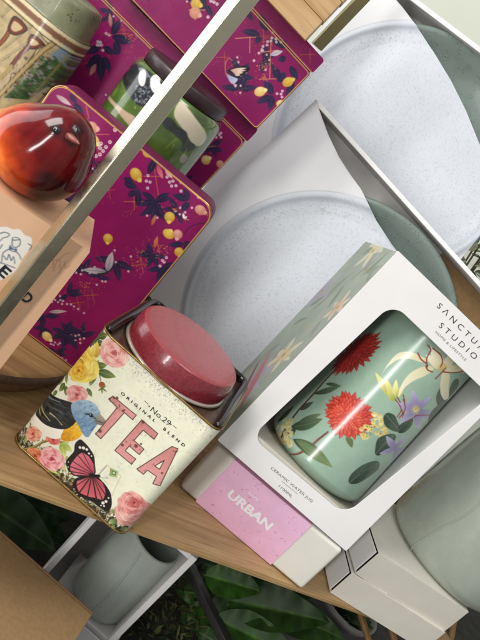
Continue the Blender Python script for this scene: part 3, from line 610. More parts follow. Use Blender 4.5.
# ================================================================== TOOL TIN (upper left)
q = aty(92, 48, .66); Wt, Dt, Ht = .15, .075, 0
tz = .001; Ht = q[2]-tz
FTT = Frame((q[0]-Wt+.001, .605, tz), 2)
root = thing('garden_tin', 'cream tin printed with brown handled garden tools and a green speckled lid', 'tin', FTT)
C = Print(0, Ht-.16, Wt, Ht, .00045, '#b5a178', lambda x, y: FTT.uv(x, y)); C.scale(45, 50)
C.A *= (1+.35*(fbm(C.X, C.Y, .006, 31)-.5))[..., None]
def t_(x, y): return (x/6.667, y/6.667)
RB, OUT = '#6d3320', '#3a2c20'
for a, b in [((0,330),(330,70)), ((0,400),(400,130)), ((0,270),(200,60)), ((60,620),(440,240)), ((0,520),(110,420)), ((30,60),(110,-20)), ((0,110),(80,30))]: C.stroke([t_(*a), t_(*b)], 1.1, 1.1, '#8f8766', False, al=.8); C.stroke([t_(a[0]+8, a[1]+10), t_(b[0]+8, b[1]+10)], .5, .5, OUT, False, al=.7)
C.stroke([t_(60,210), t_(20,270), t_(-60,340)], 4.6, 4.6, OUT); C.stroke([t_(60,210), t_(20,270), t_(-60,340)], 3.4, 3.4, '#8a4a2c')
C.poly([t_(98,105), t_(185,190), t_(120,235), t_(70,225), t_(50,185)], OUT, True); C.poly([t_(101,118), t_(172,188), t_(118,226), t_(76,218), t_(60,185)], RB, True); C.poly([t_(98,140), t_(150,185), t_(112,210), t_(85,205), t_(74,180)], '#c0aa80', True)
C.stroke([t_(200,300), t_(130,370), t_(75,440)], 5, 4.4, OUT); C.stroke([t_(200,300), t_(130,370), t_(75,440)], 3.8, 3.4, RB)
C.poly([t_(210,225), t_(290,295), t_(215,330), t_(180,300)], OUT, True); C.poly([t_(214,236), t_(276,293), t_(214,320), t_(188,298)], RB, True); C.poly([t_(214,255), t_(254,290), t_(214,305), t_(200,288)], '#c7b48a', True)
C.stroke([t_(75,440), t_(20,500), t_(-30,560)], 3.6, 3, '#a08a52')
C.stroke([t_(330,70), t_(260,135)], 4, 3, RB, False); C.stroke([t_(330,70), t_(260,135)], .5, .5, OUT, False)
for i in range(5):
    C.stroke([t_(262+i*13, 8+i*14), t_(300+i*13, 28+i*10)], 1., .8, OUT, False); C.stroke([t_(345+i*9, 90+i*14), t_(385+i*8, 118+i*10)], 1, .8, OUT, False)
    C.stroke([t_(150+i*22, 60+i*18), t_(200+i*22, 120+i*14)], .5, .5, '#8a7a58', False)
for P in ([(330,85),(350,110),(390,150),(375,190),(340,160),(310,150)], [(250,170),(300,160),(340,230),(320,290),(280,250)], [(235,330),(290,305),(250,380),(180,460),(160,450)]): C.poly([t_(*k) for k in P], '#cfc09a', True); C.stroke([t_(*k) for k in P+P[:1]], .7, .7, OUT)
C.poly([t_(230,370), t_(200,400), t_(150,450), t_(165,460), t_(215,410), t_(240,380)], RB, True)
for c_ in ((180,480), (90,530)): C.stroke([t_(c_[0]+40*math.cos(k)*.6, c_[1]+55*math.sin(k)*.8) for k in np.linspace(0, 6.3, 14)], .8, .8, OUT)
C.poly([t_(410,262), t_(500,340), t_(300,520), t_(150,660), t_(20,650), t_(130,545)], '#7f93a5'); C.poly([t_(330,360), t_(360,470), t_(250,560), t_(150,660), t_(20,650), t_(130,545), t_(250,430)], '#3f5a34', mott=.9)
for i in range(190):
    x, y = nrs.uniform(0, 1, 2); P = (160+220*x-120*y, 420+130*y-90*x+80*y)
    C.dot(*t_(P[0]+nrs.uniform(-30,30), P[1]+nrs.uniform(-40,60)), nrs.uniform(.6, 1.9), ['#2f4a28','#4e6b3d','#6d8452','#8a8a86','#5b4a3a','#a09a9c'][i % 6], al=.8)
for d in range(0, 360, 60): C.leaf(t_(432,350), t_(432+42*math.cos(rad(d+15)), 350+38*math.sin(rad(d+15))), 1.9, '#101318', '#1d222a')
C.poly([t_(385,545), t_(330,600), t_(250,680), t_(300,700), t_(400,600)], '#5a4a3c', mott=.6)
b = [t_(430,205), t_(270,335), t_(60,560), t_(-20,650)]; C.stroke(b, 3.6, 3.6, '#b59f6a', False); C.stroke([(x+1.3, y+1.5) for x, y in b], .6, .6, OUT, False); C.stroke([(x-1.3, y-1.5) for x, y in b], .6, .6, OUT, False)
for k in range(5): C.stroke([t_(500+k*26, 215+k*20), t_(330+k*20, 430+k*26), t_(150+k*20, 660+k*26)], [1.6,.6,2.4,.6,1.][k], [1.6,.6,2.4,.6,1.][k], ['#a58d5c', OUT, '#8b6a48', OUT, '#9a8a5e'][k], al=.75)
for k in range(26):
    a = q.uniform(0, 1) if False else nrs.rand(); C.leaf(t_(470-300*a+nrs.uniform(-14,14), 285+330*a+nrs.uniform(-14,14)), t_(480-300*a+nrs.uniform(-25,25), 290+330*a+nrs.uniform(-25,25)), 1.8, '#55603a', '#7f8452')
C.stroke([t_(470,190), t_(455,250), t_(470,310)], 1., 1., '#8a7d60'); C.stroke([t_(480,220), t_(440,240)], 1, 1, '#8a7d60')
for v, w, c_ in ((.0015, .003, '#d9cba4'), (.006, .0045, '#7d5740'), (.0105, .0022, '#d8c9a0'), (.0128, .0006, OUT)): C.strokeraw([(0, Ht-v), (Wt, Ht-v)], w, w, c_)
per = rrect(0, Wt, 0, Dt, .032, 16); i = np.argmax(per[:, 1]-1e-3*np.abs(per[:, 0]-Wt/2)); per = np.vstack([per[i:], per[:i+1]])
dense = np.vstack([per[k]+(per[k+1]-per[k])*np.linspace(0, 1, max(2, int(np.hypot(*(per[k+1]-per[k]))/.0007)))[:-1, None] for k in range(len(per)-1)]+[per[-1:]])
zs = np.r_[0, np.linspace(Ht-.16, Ht, 250)]; G = np.zeros((len(zs), len(dense), 3)); G[..., :2] = dense[None]; G[..., 2] = zs[:, None]
mb = MB(); mb.grid(G, 0, lin(C.sample(G[..., 0], np.maximum(G[..., 2], Ht-.159)))); mb.build('body', printed, root)
lidg = mat('green_speckled_lid', '#6f7052', .45, 0, var=.3, vscale=50, speck='#3d4028', sscale=330, sth=.42, coat=.2)
rgl = lambda i, z: [(x, y, z) for x, y in rrect(i, Wt-i, i, Dt-i, .032-i, 16)]
mb = MB(); mb.loft([rgl(.0015, Ht), rgl(.0035, Ht+.002), rgl(.0045, Ht+.022), rgl(.0075, Ht+.0275), rgl(.012, Ht+.029)], (False, True)); mb.build('lid', lidg, root)

# ================================================================== PEACH BOX
z1 = aty(90, 252, .43)[2]; xr = -.1045; Wp = .115
FPB = Frame((-.1033-Wp*math.cos(rad(24)), .43-Wp*math.sin(rad(24)), .0003), 24)
root = thing('peach_box', 'peach card box with a line drawing on its front, under the red bird', 'box', FPB)
C = Print(0, 0, Wp, z1, .0004, '#dcb08c', lambda x, y: FPB.uv(x, y)); C.scale(20, 250)
C.A *= (1+.03*(fbm(C.X, C.Y, .01, 2)-.5))[..., None]
def pk(x, y): return (x/6.667, 190+y/6.667)
C.poly([pk(-60,300), pk(-20,255), pk(40,245), pk(85,262), pk(130,262), pk(165,300), pk(210,320), pk(205,380), pk(150,460), pk(110,530), pk(60,570), pk(-20,600), pk(-120,500)], '#e9e4dc', True)
IN = '#3e4a5c'
for P in ([(85,318),(80,350),(88,378),(110,382),(132,365),(135,335),(118,318),(95,316)], [(70,370),(66,398),(104,412),(108,395)], [(60,395),(20,420),(12,470),(5,480)], [(108,412),(128,432),(140,462)], [(25,440),(45,465),(60,430),(75,470),(90,445),(100,490)], [(0,290),(30,282),(62,295),(50,312),(20,320),(0,340)], [(0,485),(50,500),(100,520)], [(190,360),(210,375),(195,400)], [(15,365),(0,390)], [(88,335),(130,332)]): C.stroke([pk(*k) for k in P], .9, .7, IN)
C.poly([pk(66,372), pk(62,396), pk(88,398), pk(108,408), pk(112,392), pk(90,390)], '#48607c', True)
for P in ([(350,520),(360,470),(400,470),(395,520)], [(360,540),(372,490),(430,430),(470,420)], [(395,560),(410,520),(450,470)], [(430,480),(440,520),(470,500)]): C.stroke([pk(*k) for k in P], .8, .6, '#a98768')
mb = MB(); G = panel(0, Wp, 0, z1, .0006, 0, .0005); mb.grid(G, 0, lin(C.sample(G[..., 0], G[..., 2])))
rg = lambda i, y: [(x, y, z) for x, z in rrect(i, Wp-i, i, z1-i, .0008, 2)]
mb.loft([rg(0, 0), rg(0, .060)], (False, True), 1, smooth=False)
fn, L_ = along(FPB, (-3.5,272), (4,278.5)); mb.text('E', fn, w=L_, h=.0082, mat=2, offset=.03)
fn, L_ = along(FPB, (20,298), (27,304)); mb.text('D', fn, w=L_, h=.0078, mat=2, offset=.03)
peach = mat('peach_card', '#d3a681', .6, var=.04, vscale=60, bump=.08)
mb.build('carton', [printmat, peach, mat('navy_ink', '#1d2430', .5)], root)

# ================================================================== RED BIRD on the peach box
bc = aty(38.5, 159, .432); br = .0315
F_B = Frame((bc[0], .432, z1+.0004))
root = thing('bird_ornament', 'glossy ceramic red and orange robin shaped ornament with a stubby beak on the peach box', 'ornament', F_B)
hc = np.array(aty(62, 134, .418))-F_B.o; cz = .0265
th = np.linspace(0, 2*math.pi, 145); ph = np.linspace(0, math.pi, 97); TH, PH = np.meshgrid(th, ph)
Dv = np.stack([np.sin(PH)*np.cos(TH), np.sin(PH)*np.sin(TH), np.cos(PH)], -1)
cen = np.array([0, 0, cz+.003])
def skin(P):                                   # smooth union of belly, head and tail
    D_ = []
    for c, r, sc in ((np.array([-.001, 0, cz+.001]), br, (1.04, 1, .92)), (hc*np.array([.74, .7, .72])+np.array([.003, 0, .011]), br*.60, (1, 1, 1)), (np.array([-.022, .006, cz-.007]), br*.55, (1.4, 1, .8))):
        D_.append((np.linalg.norm((P-c)/np.array(sc), axis=-1)-r))
    k_ = 170.; return -np.log(sum(np.exp(-k_*d) for d in D_))/k_
lo_, hi_ = np.zeros(TH.shape), np.full(TH.shape, .075)
for _ in range(26):
    mid_ = (lo_+hi_)/2; ins_ = skin(cen+Dv*mid_[..., None]) < 0; lo_ = np.where(ins_, mid_, lo_); hi_ = np.where(ins_, hi_, mid_)
RR = lo_*(1+.012*(fbm(TH*.01, PH*.01, .006, 77)-.5))
PB = cen+Dv*RR[..., None]; PB[..., 2] = np.maximum(PB[..., 2], .0)
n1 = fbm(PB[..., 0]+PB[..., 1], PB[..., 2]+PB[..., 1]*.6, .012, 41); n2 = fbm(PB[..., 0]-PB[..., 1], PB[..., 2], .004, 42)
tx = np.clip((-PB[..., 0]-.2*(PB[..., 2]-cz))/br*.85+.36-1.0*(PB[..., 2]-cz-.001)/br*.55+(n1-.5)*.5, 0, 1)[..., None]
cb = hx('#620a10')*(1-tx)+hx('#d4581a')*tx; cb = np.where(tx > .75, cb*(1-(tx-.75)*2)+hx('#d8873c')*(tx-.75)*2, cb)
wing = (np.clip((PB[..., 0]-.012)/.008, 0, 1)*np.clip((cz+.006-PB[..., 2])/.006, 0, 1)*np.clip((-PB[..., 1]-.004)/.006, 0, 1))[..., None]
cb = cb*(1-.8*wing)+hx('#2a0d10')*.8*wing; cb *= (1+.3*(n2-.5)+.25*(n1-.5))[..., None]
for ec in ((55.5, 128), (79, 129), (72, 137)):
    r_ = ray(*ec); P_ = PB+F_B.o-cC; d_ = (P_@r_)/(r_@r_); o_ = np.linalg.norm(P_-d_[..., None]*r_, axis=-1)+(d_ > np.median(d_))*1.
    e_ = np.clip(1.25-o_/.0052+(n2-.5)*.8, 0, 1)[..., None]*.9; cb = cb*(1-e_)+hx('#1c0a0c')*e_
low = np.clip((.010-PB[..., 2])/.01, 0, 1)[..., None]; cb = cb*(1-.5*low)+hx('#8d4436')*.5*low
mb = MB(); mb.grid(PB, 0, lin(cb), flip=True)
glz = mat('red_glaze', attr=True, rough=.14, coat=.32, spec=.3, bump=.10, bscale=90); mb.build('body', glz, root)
def onb(x, y, out=0):                         # point of the bird's skin under a sight line
    best = None; r = ray(x, y)
    P = PB.reshape(-1, 3)+F_B.o-cC; d = P@r/(r@r); off = np.linalg.norm(P-d[:, None]*r, axis=1); k = np.where(off < .0016)[0]
    k = k[np.argmin(d[k])] if len(k) else np.argmin(off); p = PB.reshape(-1, 3)[k]; n = p-cen; n /= np.linalg.norm(n); return p+n*out, n
mb = MB()
for (x, y, s_) in ((55.5, 128, .0027), (79, 129, .0018)):
    p, nn = onb(x, y, -.0012); b = bmesh.new(); bmesh.ops.create_uvsphere(b, u_segments=24, v_segments=14, radius=s_); bmesh.ops.translate(b, vec=p, verts=b.verts); mb.bm(b, 0, True)
    if s_ > .003: eye_n = nn
mb.build('eyes', mat('black_glass', '#0d0a0a', .06, coat=1.), root)
p, nn = onb(72, 138, 0); pt_ = np.array(aty(79.5, 144, F_B.o[1]+p[1]-.008))-F_B.o; p0_ = p-(pt_-p)*.5
mb = MB(); mb.tube([p0_, p0_+(pt_-p0_)*.45, p0_+(pt_-p0_)*.8, pt_], [.0030, .0026, .0015, .0004], 14, 0); mb.build('beak', mat('coral_beak', '#743226', .3, coat=.5, var=.2, vscale=200), root)
# ================================================================== PLATES in open white boxes
inner = mat('box_lining', '#cfccc9', .7, var=.04, vscale=40, bump=.08)
platem = mat('sage_plate_glaze', '#73817a', .24, var=.12, vscale=30, coat=.25, speck='#2f3a38', sscale=420, sth=.30, bump=.05, bscale=200)
sheetm = mat('white_sheet', attr=True, rough=.5, bump=.05, bscale=900)
def plate(label, fr, c, r, yb):
    root = thing('plate', label, 'plate', fr, 'sage green plates')
    mb = MB(); mb.lathe([(0, 0), (r*.70, 0), (r*.80, .0022), (r*.88, .0085), (r*.955, .0165), (r*.985, .0178), (r, .0165), (r*.992, .0145), (r*.93, .0085), (r*.84, -.001), (r*.6, -.004), (0, -.004)], (c[0], yb, c[1]), 160, axis='y')
    mb.build('dish', platem, root); return root
def tray(mb, x0, x1, z0, z1, d, t, tb=.002):
    mb.box(x0, x1, 0, d, z1-t, z1, .0008); mb.box(x0, x1, 0, d, z0, z0+t, .0008)
    mb.box(x0, x0+t, .0002, d, z0+t, z1-t, .0006); mb.box(x1-t, x1, .0002, d, z0+t, z1-t, .0006); mb.box(x0+.001, x1-.001, d-tb, d+.0006, z0+.001, z1-.001, 0, 1)
def sheet(mb, fr, x0, z0, z1, cut, c, r, y, step, seed):
    """card sheet over the plate: free edge given by points (x as a function of height), pressed softly over the rim"""
    cz = np.array(sorted([(p[1], p[0]) for p in cut])); zs = np.linspace(z0, z1, int((z1-z0)/step)); xe = np.interp(zs, cz[:, 0], cz[:, 1])
    nx = int((xe.max()-x0)/step); t = np.linspace(0, 1, nx); X = x0+(xe-x0)[:, None]*t; Z = np.broadcast_to(zs[:, None], X.shape)
    R = np.hypot(X-c[0], Z-c[1])/r
    h = .0012*np.exp(-((R-.965)/.022)**2)-.0016*np.clip((.95-R)/.12, 0, 1)
    edge = np.clip(t[None]*1.0, 0, 1); h = h+.0006*edge**8
    G = np.stack([X, y-h, Z], -1)
    base = np.zeros(X.shape+(3,))+hx('#d9d9da')
    ins = np.clip((1-R)*60, 0, 1)[..., None]; well = np.clip((.93-R)*25, 0, 1)[..., None]
    base = base*(1-ins)+hx('#b9bec5')*ins; base = base*(1-well)+hx('#c9cdd3')*well
    base *= (1+.05*(fbm(X, Z, .05, seed)-.5))[..., None]
    dots = vnoise(X, Z, .00115, seed+1)*vnoise(X+Z*.5, Z-X*.5, .00135, seed+2); dd = np.clip((dots-.36)*2.6, 0, .5)*.85*np.clip((.985-R)*30, 0, 1)*(1+1.1*np.exp(-((R-.88)/.045)**2))
    dd2 = np.clip((vnoise(X, Z, .0013, seed+5)*vnoise(X-Z*.4, Z+X*.4, .0012, seed+6)-.52)*3, 0, .4)*np.clip((.985-R)*30, 0, 1)
    base = base*(1-dd[..., None]*.5)+hx('#888d96')*dd[..., None]*.5; base = base*(1-dd2[..., None]*.7)+hx('#a39a8f')*dd2[..., None]*.7
    line = np.exp(-((R-1.0)/.006)**2)[..., None]*.45; base = base*(1-line)+hx('#8f959a')*line
    mb.grid(G, 0, lin(base)); G2 = G.copy(); G2[..., 1] += .0007; mb.grid(G2, 0, lin(base), flip=True)
    E1, E2 = G[:, -1], G2[:, -1]; mb.grid(np.stack([E1, E2], 1), 0, lin(np.zeros((len(zs), 2, 3))+hx('#d5d3cf'))); mb.grid(np.stack([G[-1], G2[-1]], 0), 0, lin(np.zeros((2, nx, 3))+hx('#d5d3cf')))
    mb.grid(np.stack([G[:, 0], G2[:, 0]], 1), 0, lin(np.zeros((len(zs), 2, 3))+hx('#d5d3cf')))
kk = .77/.75
FLP = Frame((-.1350, .77, .0485), -4, -8, 6.35); cl = FLP.uv(320.5, 325, .010); rl = np.hypot(*(np.array(FLP.uv(453, 285, .010))-np.array(FLP.uv(320.5, 325, .010)))); Hl = .310; Wl = cl[0]+rl+.022
root = thing('plate_box', 'tilted open white box with a brown card insert, standing behind the jug box', 'box', FLP, 'open white plate boxes')
mb = MB(); tray(mb, 0, Wl, 0, Hl, .046, .0050); mb.build('tray', [whitecard, inner], root)
mb = MB(); xk = FLP.uv(432, 262, .04)[0]; mb.box(xk, Wl-.006, .0405, .0435, .02, Hl-.0055, .0004); mb.build('kraft_insert', kraft, root)
cut = [FLP.uv(*p, -.001) for p in ((316.5,100),(320,112),(328,134),(339,157),(350,174),(361,189),(376,220),(393,246),(408,265))]
cut += [(cut[-1][0]+.012, cut[-1][1]-.016), (cut[-1][0]+.02, cut[-1][1]-.04)]
mb = MB(); clp = FLP.uv(312, 328, -.001); rlp = np.hypot(*(np.array(FLP.uv(307, 191, -.001))-np.array(clp)))
sheet(mb, FLP, -.0006, .02, cut[0][1], cut, clp, rlp, -.0009, .00075, 51); mb.build('card_sheet', sheetm, root)
plate('sage green speckled plate in the tilted white box just behind the jug box', FLP, cl, rl, .024)

FUP = Frame((-.1607, .86, .160), -.73, -10, -3.95); cu = FUP.uv(395, 150, .008); ru = np.hypot(*(np.array(FUP.uv(395+94*.985, 150+83*.985, .008))-np.array(cu)))
Hu = .355; xr = FUP.uv(470, 248.5)[0]; xl = cu[0]-ru-.008; zb = cu[1]-ru-.055
root = thing('plate_box', 'open white box at the very back, higher than the other plate box', 'box', FUP, 'open white plate boxes')
mb = MB(); tray(mb, xl, xr, zb, Hu, .040, .0058); mb.build('tray', [whitecard, inner], root)
cut = [FUP.uv(*p, -.001) for p in ((391,-6),(403,8),(417,27),(434,52),(451,80),(466,110),(479,142))]+[(xr-.001, FUP.uv(492,190)[1]), (xr-.0005, zb+.03)]
mb = MB(); sheet(mb, FUP, xl-.0006, zb+.02, cut[0][1], cut, cu, ru, -.0009, .00080, 61); mb.build('card_sheet', sheetm, root)
plate('sage green speckled plate in the rear white box, only its upper right rim bare', FUP, cu, ru, .024)
# hidden stand that carries the rear box
mb = MB(); zt = FUP.o[2]+zb-.016; mb.box(-.12, .19, .872, .91, .0004, zt-.004, .002); tag(mb.build('plinth', oak), 'oak plinth block hidden behind the plate boxes', 'plinth')

# ================================================================== STACKED WOODEN BLOCKS on the top tin
q = aty(305, 40.5, .70); q2 = aty(322, 20, .70)
FW = Frame((q[0], .70, q[2]), 9, 0, 5)
pine = mat('pine_block', rough=.5, wood=('#b08a58', '#d3b284', 0, 60, 'x'), bump=.1, var=.06, vscale=30); pine2 = mat('pine_block_end', rough=.55, wood=('#8f6a3c', '#b08a55', 0, 50, 'x'), bump=.1)
root = thing('wooden_crate', 'light pine block of stacked planks above the topmost magenta tin', 'wooden block', FW)
hb = np.linalg.norm(q2-q)
for k in range(3):
    mb = MB(); mb.box(-.20+.004*k, .0008*k, .0006*k, .05, hb*k*1.0+.0002, hb*(k+1)-.0002, .0006); mb.build('plank', pine, root)

# ================================================================== JUG BOX
FJ_ = Frame((.0573, .585, .0716), 8.7, -10.6, 3.2); WJ, HJ, DJ = .1661, .2355, .128
root = thing('jug_box', 'white window gift box with flower print on its side, holding the flowered jug', 'gift box', FJ_)
quad = [np.array(FJ_.uv(*p)) for p in ((393,303),(251,437),(345,515.5),(491,396.5))]   # TL BL BR TR
un = rrect(0, 1, 0, 1, .075, 10); un[:, 1] = un[:, 1]; ar = .72
un = rrect(0, ar, 0, 1, .082, 10); un[:, 0] /= ar
def bil(u, v): return quad[1]*(1-u)*(1-v)+quad[2]*u*(1-v)+quad[0]*(1-u)*v+quad[3]*u*v
win = np.array([bil(u, v) for u, v in un]); out = rrect(.0002, WJ-.0002, .0002, HJ-.0002, .0012, 10); out2 = rrect(0, WJ, 0, HJ, .0014, 10)
mb = MB(); L3 = lambda P, y: [(p[0], y, p[1]) for p in P]
winb = np.array([win.mean(0)+(p-win.mean(0))*.998 for p in win])
mb.loft([L3(out2, .0007), L3(out2, .0003), L3(out, 0), L3(win, 0), L3(winb, .0002), L3(winb, .0014), L3(out, .0014)], (False, False), 0, smooth=False)
fn, L_ = along(FJ_, (436.3,306.5), (494,364.3)); mb.text('SΛNCTUΛRY', fn, w=L_, h=.0053, mat=1, space=1.6, offset=-.004)
fn, L_ = along(FJ_, (438.2,326.2), (474.3,359.8)); mb.text('STUDIO', fn, w=L_, h=.0053, mat=1, space=1.6, offset=-.004)
fn, L_ = along(FJ_, (434.8,332.3), (465,361)); mb.text('HOME & LIFESTYLE', fn, w=L_, h=.0022, mat=2, space=1.15)
fn, L_ = along(FJ_, (270.5,468.5), (311.5,502.5)); mb.text('CERAMIC WATER JUG', fn, w=L_, h=.0027, mat=2, space=1.05)
fn, L_ = along(FJ_, (281.5,481), (297.5,494)); mb.add([fn(0, 0), fn(L_, 0), fn(L_, .0003), fn(0, .0003)], [(0, 1, 2, 3)], 2, False)
fn, L_ = along(FJ_, (278.3,486.5), (291.5,497.7)); mb.text('1100ML', fn, w=L_, h=.0025, mat=2)
mb.build('window_panel', [whitecard, inkd, mat('grey_ink', '#6f6c70', .6)], root)
def side(x, y):                                   # sight line meets the left side wall
    r = FJ_.M.T @ ray(x, y); c = FJ_.M.T @ (cC-FJ_.o); t = -c[0]/r[0]; P = c+r*t; return (P[1], P[2])
C = Print(0, 0, DJ, HJ, .0006, '#9aa497', side); C.scale(310, 310); C.k *= .55
def k_(x, y): return (200+x/2.4, 230+y/2.4)
C.A *= (1+.12*(fbm(C.X, C.Y, .02, 9)-.5))[..., None]
q = random.Random(4)
def lily(C, x, y, r, c1, c2):
    p = C.P([(x, y)])[0]
    for d in range(6): a = rad(60*d+q.uniform(-12, 12)); L_ = r*q.uniform(.8, 1.15); C.leafraw(p, p+np.array([math.cos(a), math.sin(a)])*L_, r*.34, c1, c2, bend=q.uniform(-.2, .2)*r*.4)
    C.raw(p+np.array([(math.cos(t)*r*.1, math.sin(t)*r*.1) for t in np.arange(8)*.785]), '#a98a4a')
for x, y, r, c1, c2 in [(200,300,.030,'#c9b48c','#cfccba'),(330,185,.022,'#c8a48a','#d2c8ba'),(415,50,.028,'#cfc3a0','#c9c9b8'),(290,150,.034,'#9a94a4','#aaa9b2'),(130,360,.030,'#9a8fa2','#b3a8b8'),(400,95,.022,'#8f9a8c','#a8b0a2')]: lily(C, *k_(x, y), r, c1, c2)
for i in range(26): a = (q.uniform(0, DJ), q.uniform(0, HJ)); b = (a[0]+q.uniform(-.03, .03), a[1]+q.uniform(.01, .04)); C.leafraw(a, b, q.uniform(.004, .008), ['#7f8a76', '#8d8a92', '#a3a294', '#6f7f70'][i % 4], al=.7, bend=q.uniform(-.004, .004))
C.leafraw((.02, .03), (.10, .085), .014, '#a8606a', '#b98a8e'); C.leafraw((.03, .02), (.11, .07), .007, '#8f5a66')
ys = np.linspace(.0016, DJ, 120); zs = np.linspace(.0012, HJ-.0012, 260); G = np.zeros((260, 120, 3)); G[..., 1] = ys[None]; G[..., 2] = zs[:, None]
mb = MB(); mb.grid(G, 0, lin(C.sample(G[..., 1], G[..., 2])), flip=True)
mb.box(.0004, .0016, .0016, DJ-.0002, .0012, HJ-.0012, 0, 1); mb.build('printed_side', [printmat, inner], root)
mb = MB(); mb.box(WJ-.0014, WJ, .0016, DJ, .0012, HJ-.0012, 0, 0); mb.box(.0018, WJ-.0016, .0016, DJ, HJ-.0013, HJ, 0, 0); mb.box(.0018, WJ-.0016, .0016, DJ, 0, .0013, 0, 0); mb.box(.0018, WJ-.0016, DJ-.0014, DJ, .0015, HJ-.0015, 0, 1)
mb.build('outer_walls', [whitecard, inner], root)
mb = MB(); mb.box(.0022, WJ-.002, .0022, DJ-.002, .0015, .0272, .001); mb.build('inner_tray', mat('beige_card', '#c3bcae', .7, bump=.08), root)

# ================================================================== FLOWERED JUG inside
Rj, axj, ayj = .0585, .1030, .0628
root = thing('flowered_jug', 'pale green glazed jug painted with red dahlias and white lily, inside the window box', 'jug', FJ_)
jm = lambda x, y: FJ_.cyl(x, y, axj, ayj, Rj)
C = Print(-math.pi*Rj*.62, .0, math.pi*Rj*.62, .235, .00036, '#93ad99', jm); C.scale(365, 410)
C.A *= (1+.10*(fbm(C.X, C.Y, .03, 13)-.5)+.04*(fbm(C.X, C.Y, .004, 14)-.5))[..., None]
def a1(x, y): return (256+x/5, 380+y/5)
def a2(x, y): return (320+x/5, 290+y/5)
def a3(x, y): return (384+x/5, 330+y/5)
def a4(x, y): return (330+x/5, 390+y/5)
L1, L2, LV = '#2f4433', '#5d7050', '#8a9a72'
# stems and leaves
C.stroke([a1(175,388), a1(255,345), a1(310,300), a1(360,262)], 2.6, 2.0, '#6b3a30'); C.stroke([a1(178,384), a1(255,342), a1(310,297)], .8, .6, '#9a6252')
C.stroke([a1(120,300), a1(160,225), a1(215,150), a1(280,80), a1(350,0), (338,368)], 2.8, 2.2, '#54302a')
C.leaf(a1(185,295), a1(385,440), 13, L1, '#7c8f58', LV, bend=2.5); C.poly([a1(200,300), a1(250,310), a1(300,350), a1(340,400), a1(300,400), a1(240,350)], '#70855a', True, al=.6)
C.leaf(a1(175,235), a1(335,195), 12, L1, L2, LV, bend=-2); C.leaf(a1(210,215), a1(330,170), 7, '#415640', '#6d7d5c'); C.leaf(a1(290,70), a1(432,28), 7, L1, L2, None, bend=-1.5); C.leaf(a1(200,250), a1(140,280), 8, L1, L2)
C.leaf(a1(110,210), a1(190,130), 9, '#33402e', '#55654a'); C.leaf(a1(220,150), a1(290,110), 7, '#33402e', '#55654a'); C.leaf(a2(30,470), a2(105,482), 4, L1, L2)
for i in range(34):
    x, y = q.uniform(75, 180), q.uniform(185, 330); C.dot(*a1(x, y), q.uniform(2.1, 2.9), '#b0a262', col2='#ded8a0'); 
for i in range(24): C.dot(*a1(q.uniform(85, 180), q.uniform(225, 335)), q.uniform(2.0, 2.8), '#b8a860', col2='#e8e2b4')
# dahlias
C.dahlia(357, 354, 19, 33, -10, '#6f1519', '#a82724', '#c94a38', 3, 26)
C.dahlia(352, 352, 16, 30, -10, '#7d1a1c', '#b52d27', '#c94236', 8, 22)
C.dahlia(348.5, 416, 27, 24, 10, '#9a1f1b', '#cf3f2e', '#e8795c', 5, 30); C.dahlia(347, 417, 18, 15, 10, '#b32a20', '#d94a34', '#ef8c6c', 6, 20)
C.poly([a4(80,240), a4(115,250), a4(112,290), a4(90,270)], '#5d6e46', True)
# yellow bud, blossoms, round leaves
for a, b, w, c1, c2 in [((392,399),(376,373),7,'#a8a64a','#e3e0a0'),((394,400),(386,378),6,'#b9b458','#ece6a8'),((395,400),(397,380),6,'#c9c36a','#efe9b4'),((397,399),(404,386),6,'#a8a850','#dedb98'),((396,402),(388,392),7,'#8f9a40','#d3cf7a')]: C.leaf(a, b, w, c1, c2)
C.stroke([a4(340,40), a4(360,80), a4(368,150)], 1.3, 1., '#8a3a38'); C.stroke([a4(370,30), a4(378,70), a4(372,130)], 1.2, 1., '#8a3a38')
for i in range(30): C.dot(*a4(q.uniform(155, 300), q.uniform(165, 245)+ (0 if i % 2 else 0)), q.uniform(1.6, 2.6), '#b79a3e', col2='#efe0a0', al=.95)
for i in range(12): C.dot(*a4(q.uniform(215, 275), q.uniform(115, 170)), q.uniform(1.6, 2.5), '#c0a548', col2='#f0e6ae')
for i in range(8): C.dot(*a4(q.uniform(160, 290), q.uniform(185, 225)), .8, '#8a6a2c')
for P in ([(270,140),(290,118),(325,130),(345,170),(360,200),(340,215),(300,200),(275,175)], [(345,215),(350,185),(385,160),(420,150),(415,185),(385,215),(360,222)], [(228,300),(240,250),(280,228),(325,225),(332,250),(300,300),(250,330),(230,325)], [(95,465),(105,425),(160,380),(215,360),(248,365),(245,400),(200,435),(140,468)]): C.poly([a4(*p) for p in P], '#2c3f31', True, col2='#4f6350', c=a4(*P[0]), d=a4(*P[4]), mott=.3)
for P in ([(100,462),(170,410),(240,372)], [(235,320),(275,270),(320,235)], [(285,130),(320,170),(350,205)]): C.stroke([a4(*p) for p in P], .6, .5, '#6f8168')
# violet clematis
for cx, cy, R, n_ in ((165,405,100,6), (60,600,80,5)):
    for d in range(n_):
        a = rad(360/n_*d+20); e = a3(cx+R*math.cos(a)*1.05, cy+R*math.sin(a)); C.leaf(a3(cx, cy), e, 9.5 if R > 90 else 8, '#7d739a', '#b9b3cd', '#8d84aa')
for d in range(14): a = rad(26*d); C.stroke([a3(165,405), a3(165+24*math.cos(a), 405+24*math.sin(a))], 1, .8, '#c9bd7a', False)
C.dot(*a3(165,405), 2.6, '#b39a50', col2='#e0d49a')
C.stroke([a3(80,445), a3(110,400), a3(100,350)], 1.2, 1, '#86323c'); C.stroke([a3(70,440), a3(90,400), a3(60,350)], 1.2, 1, '#86323c'); C.stroke([a3(130,470), a3(170,435), a3(240,435)], 1.2, .8, '#86323c')
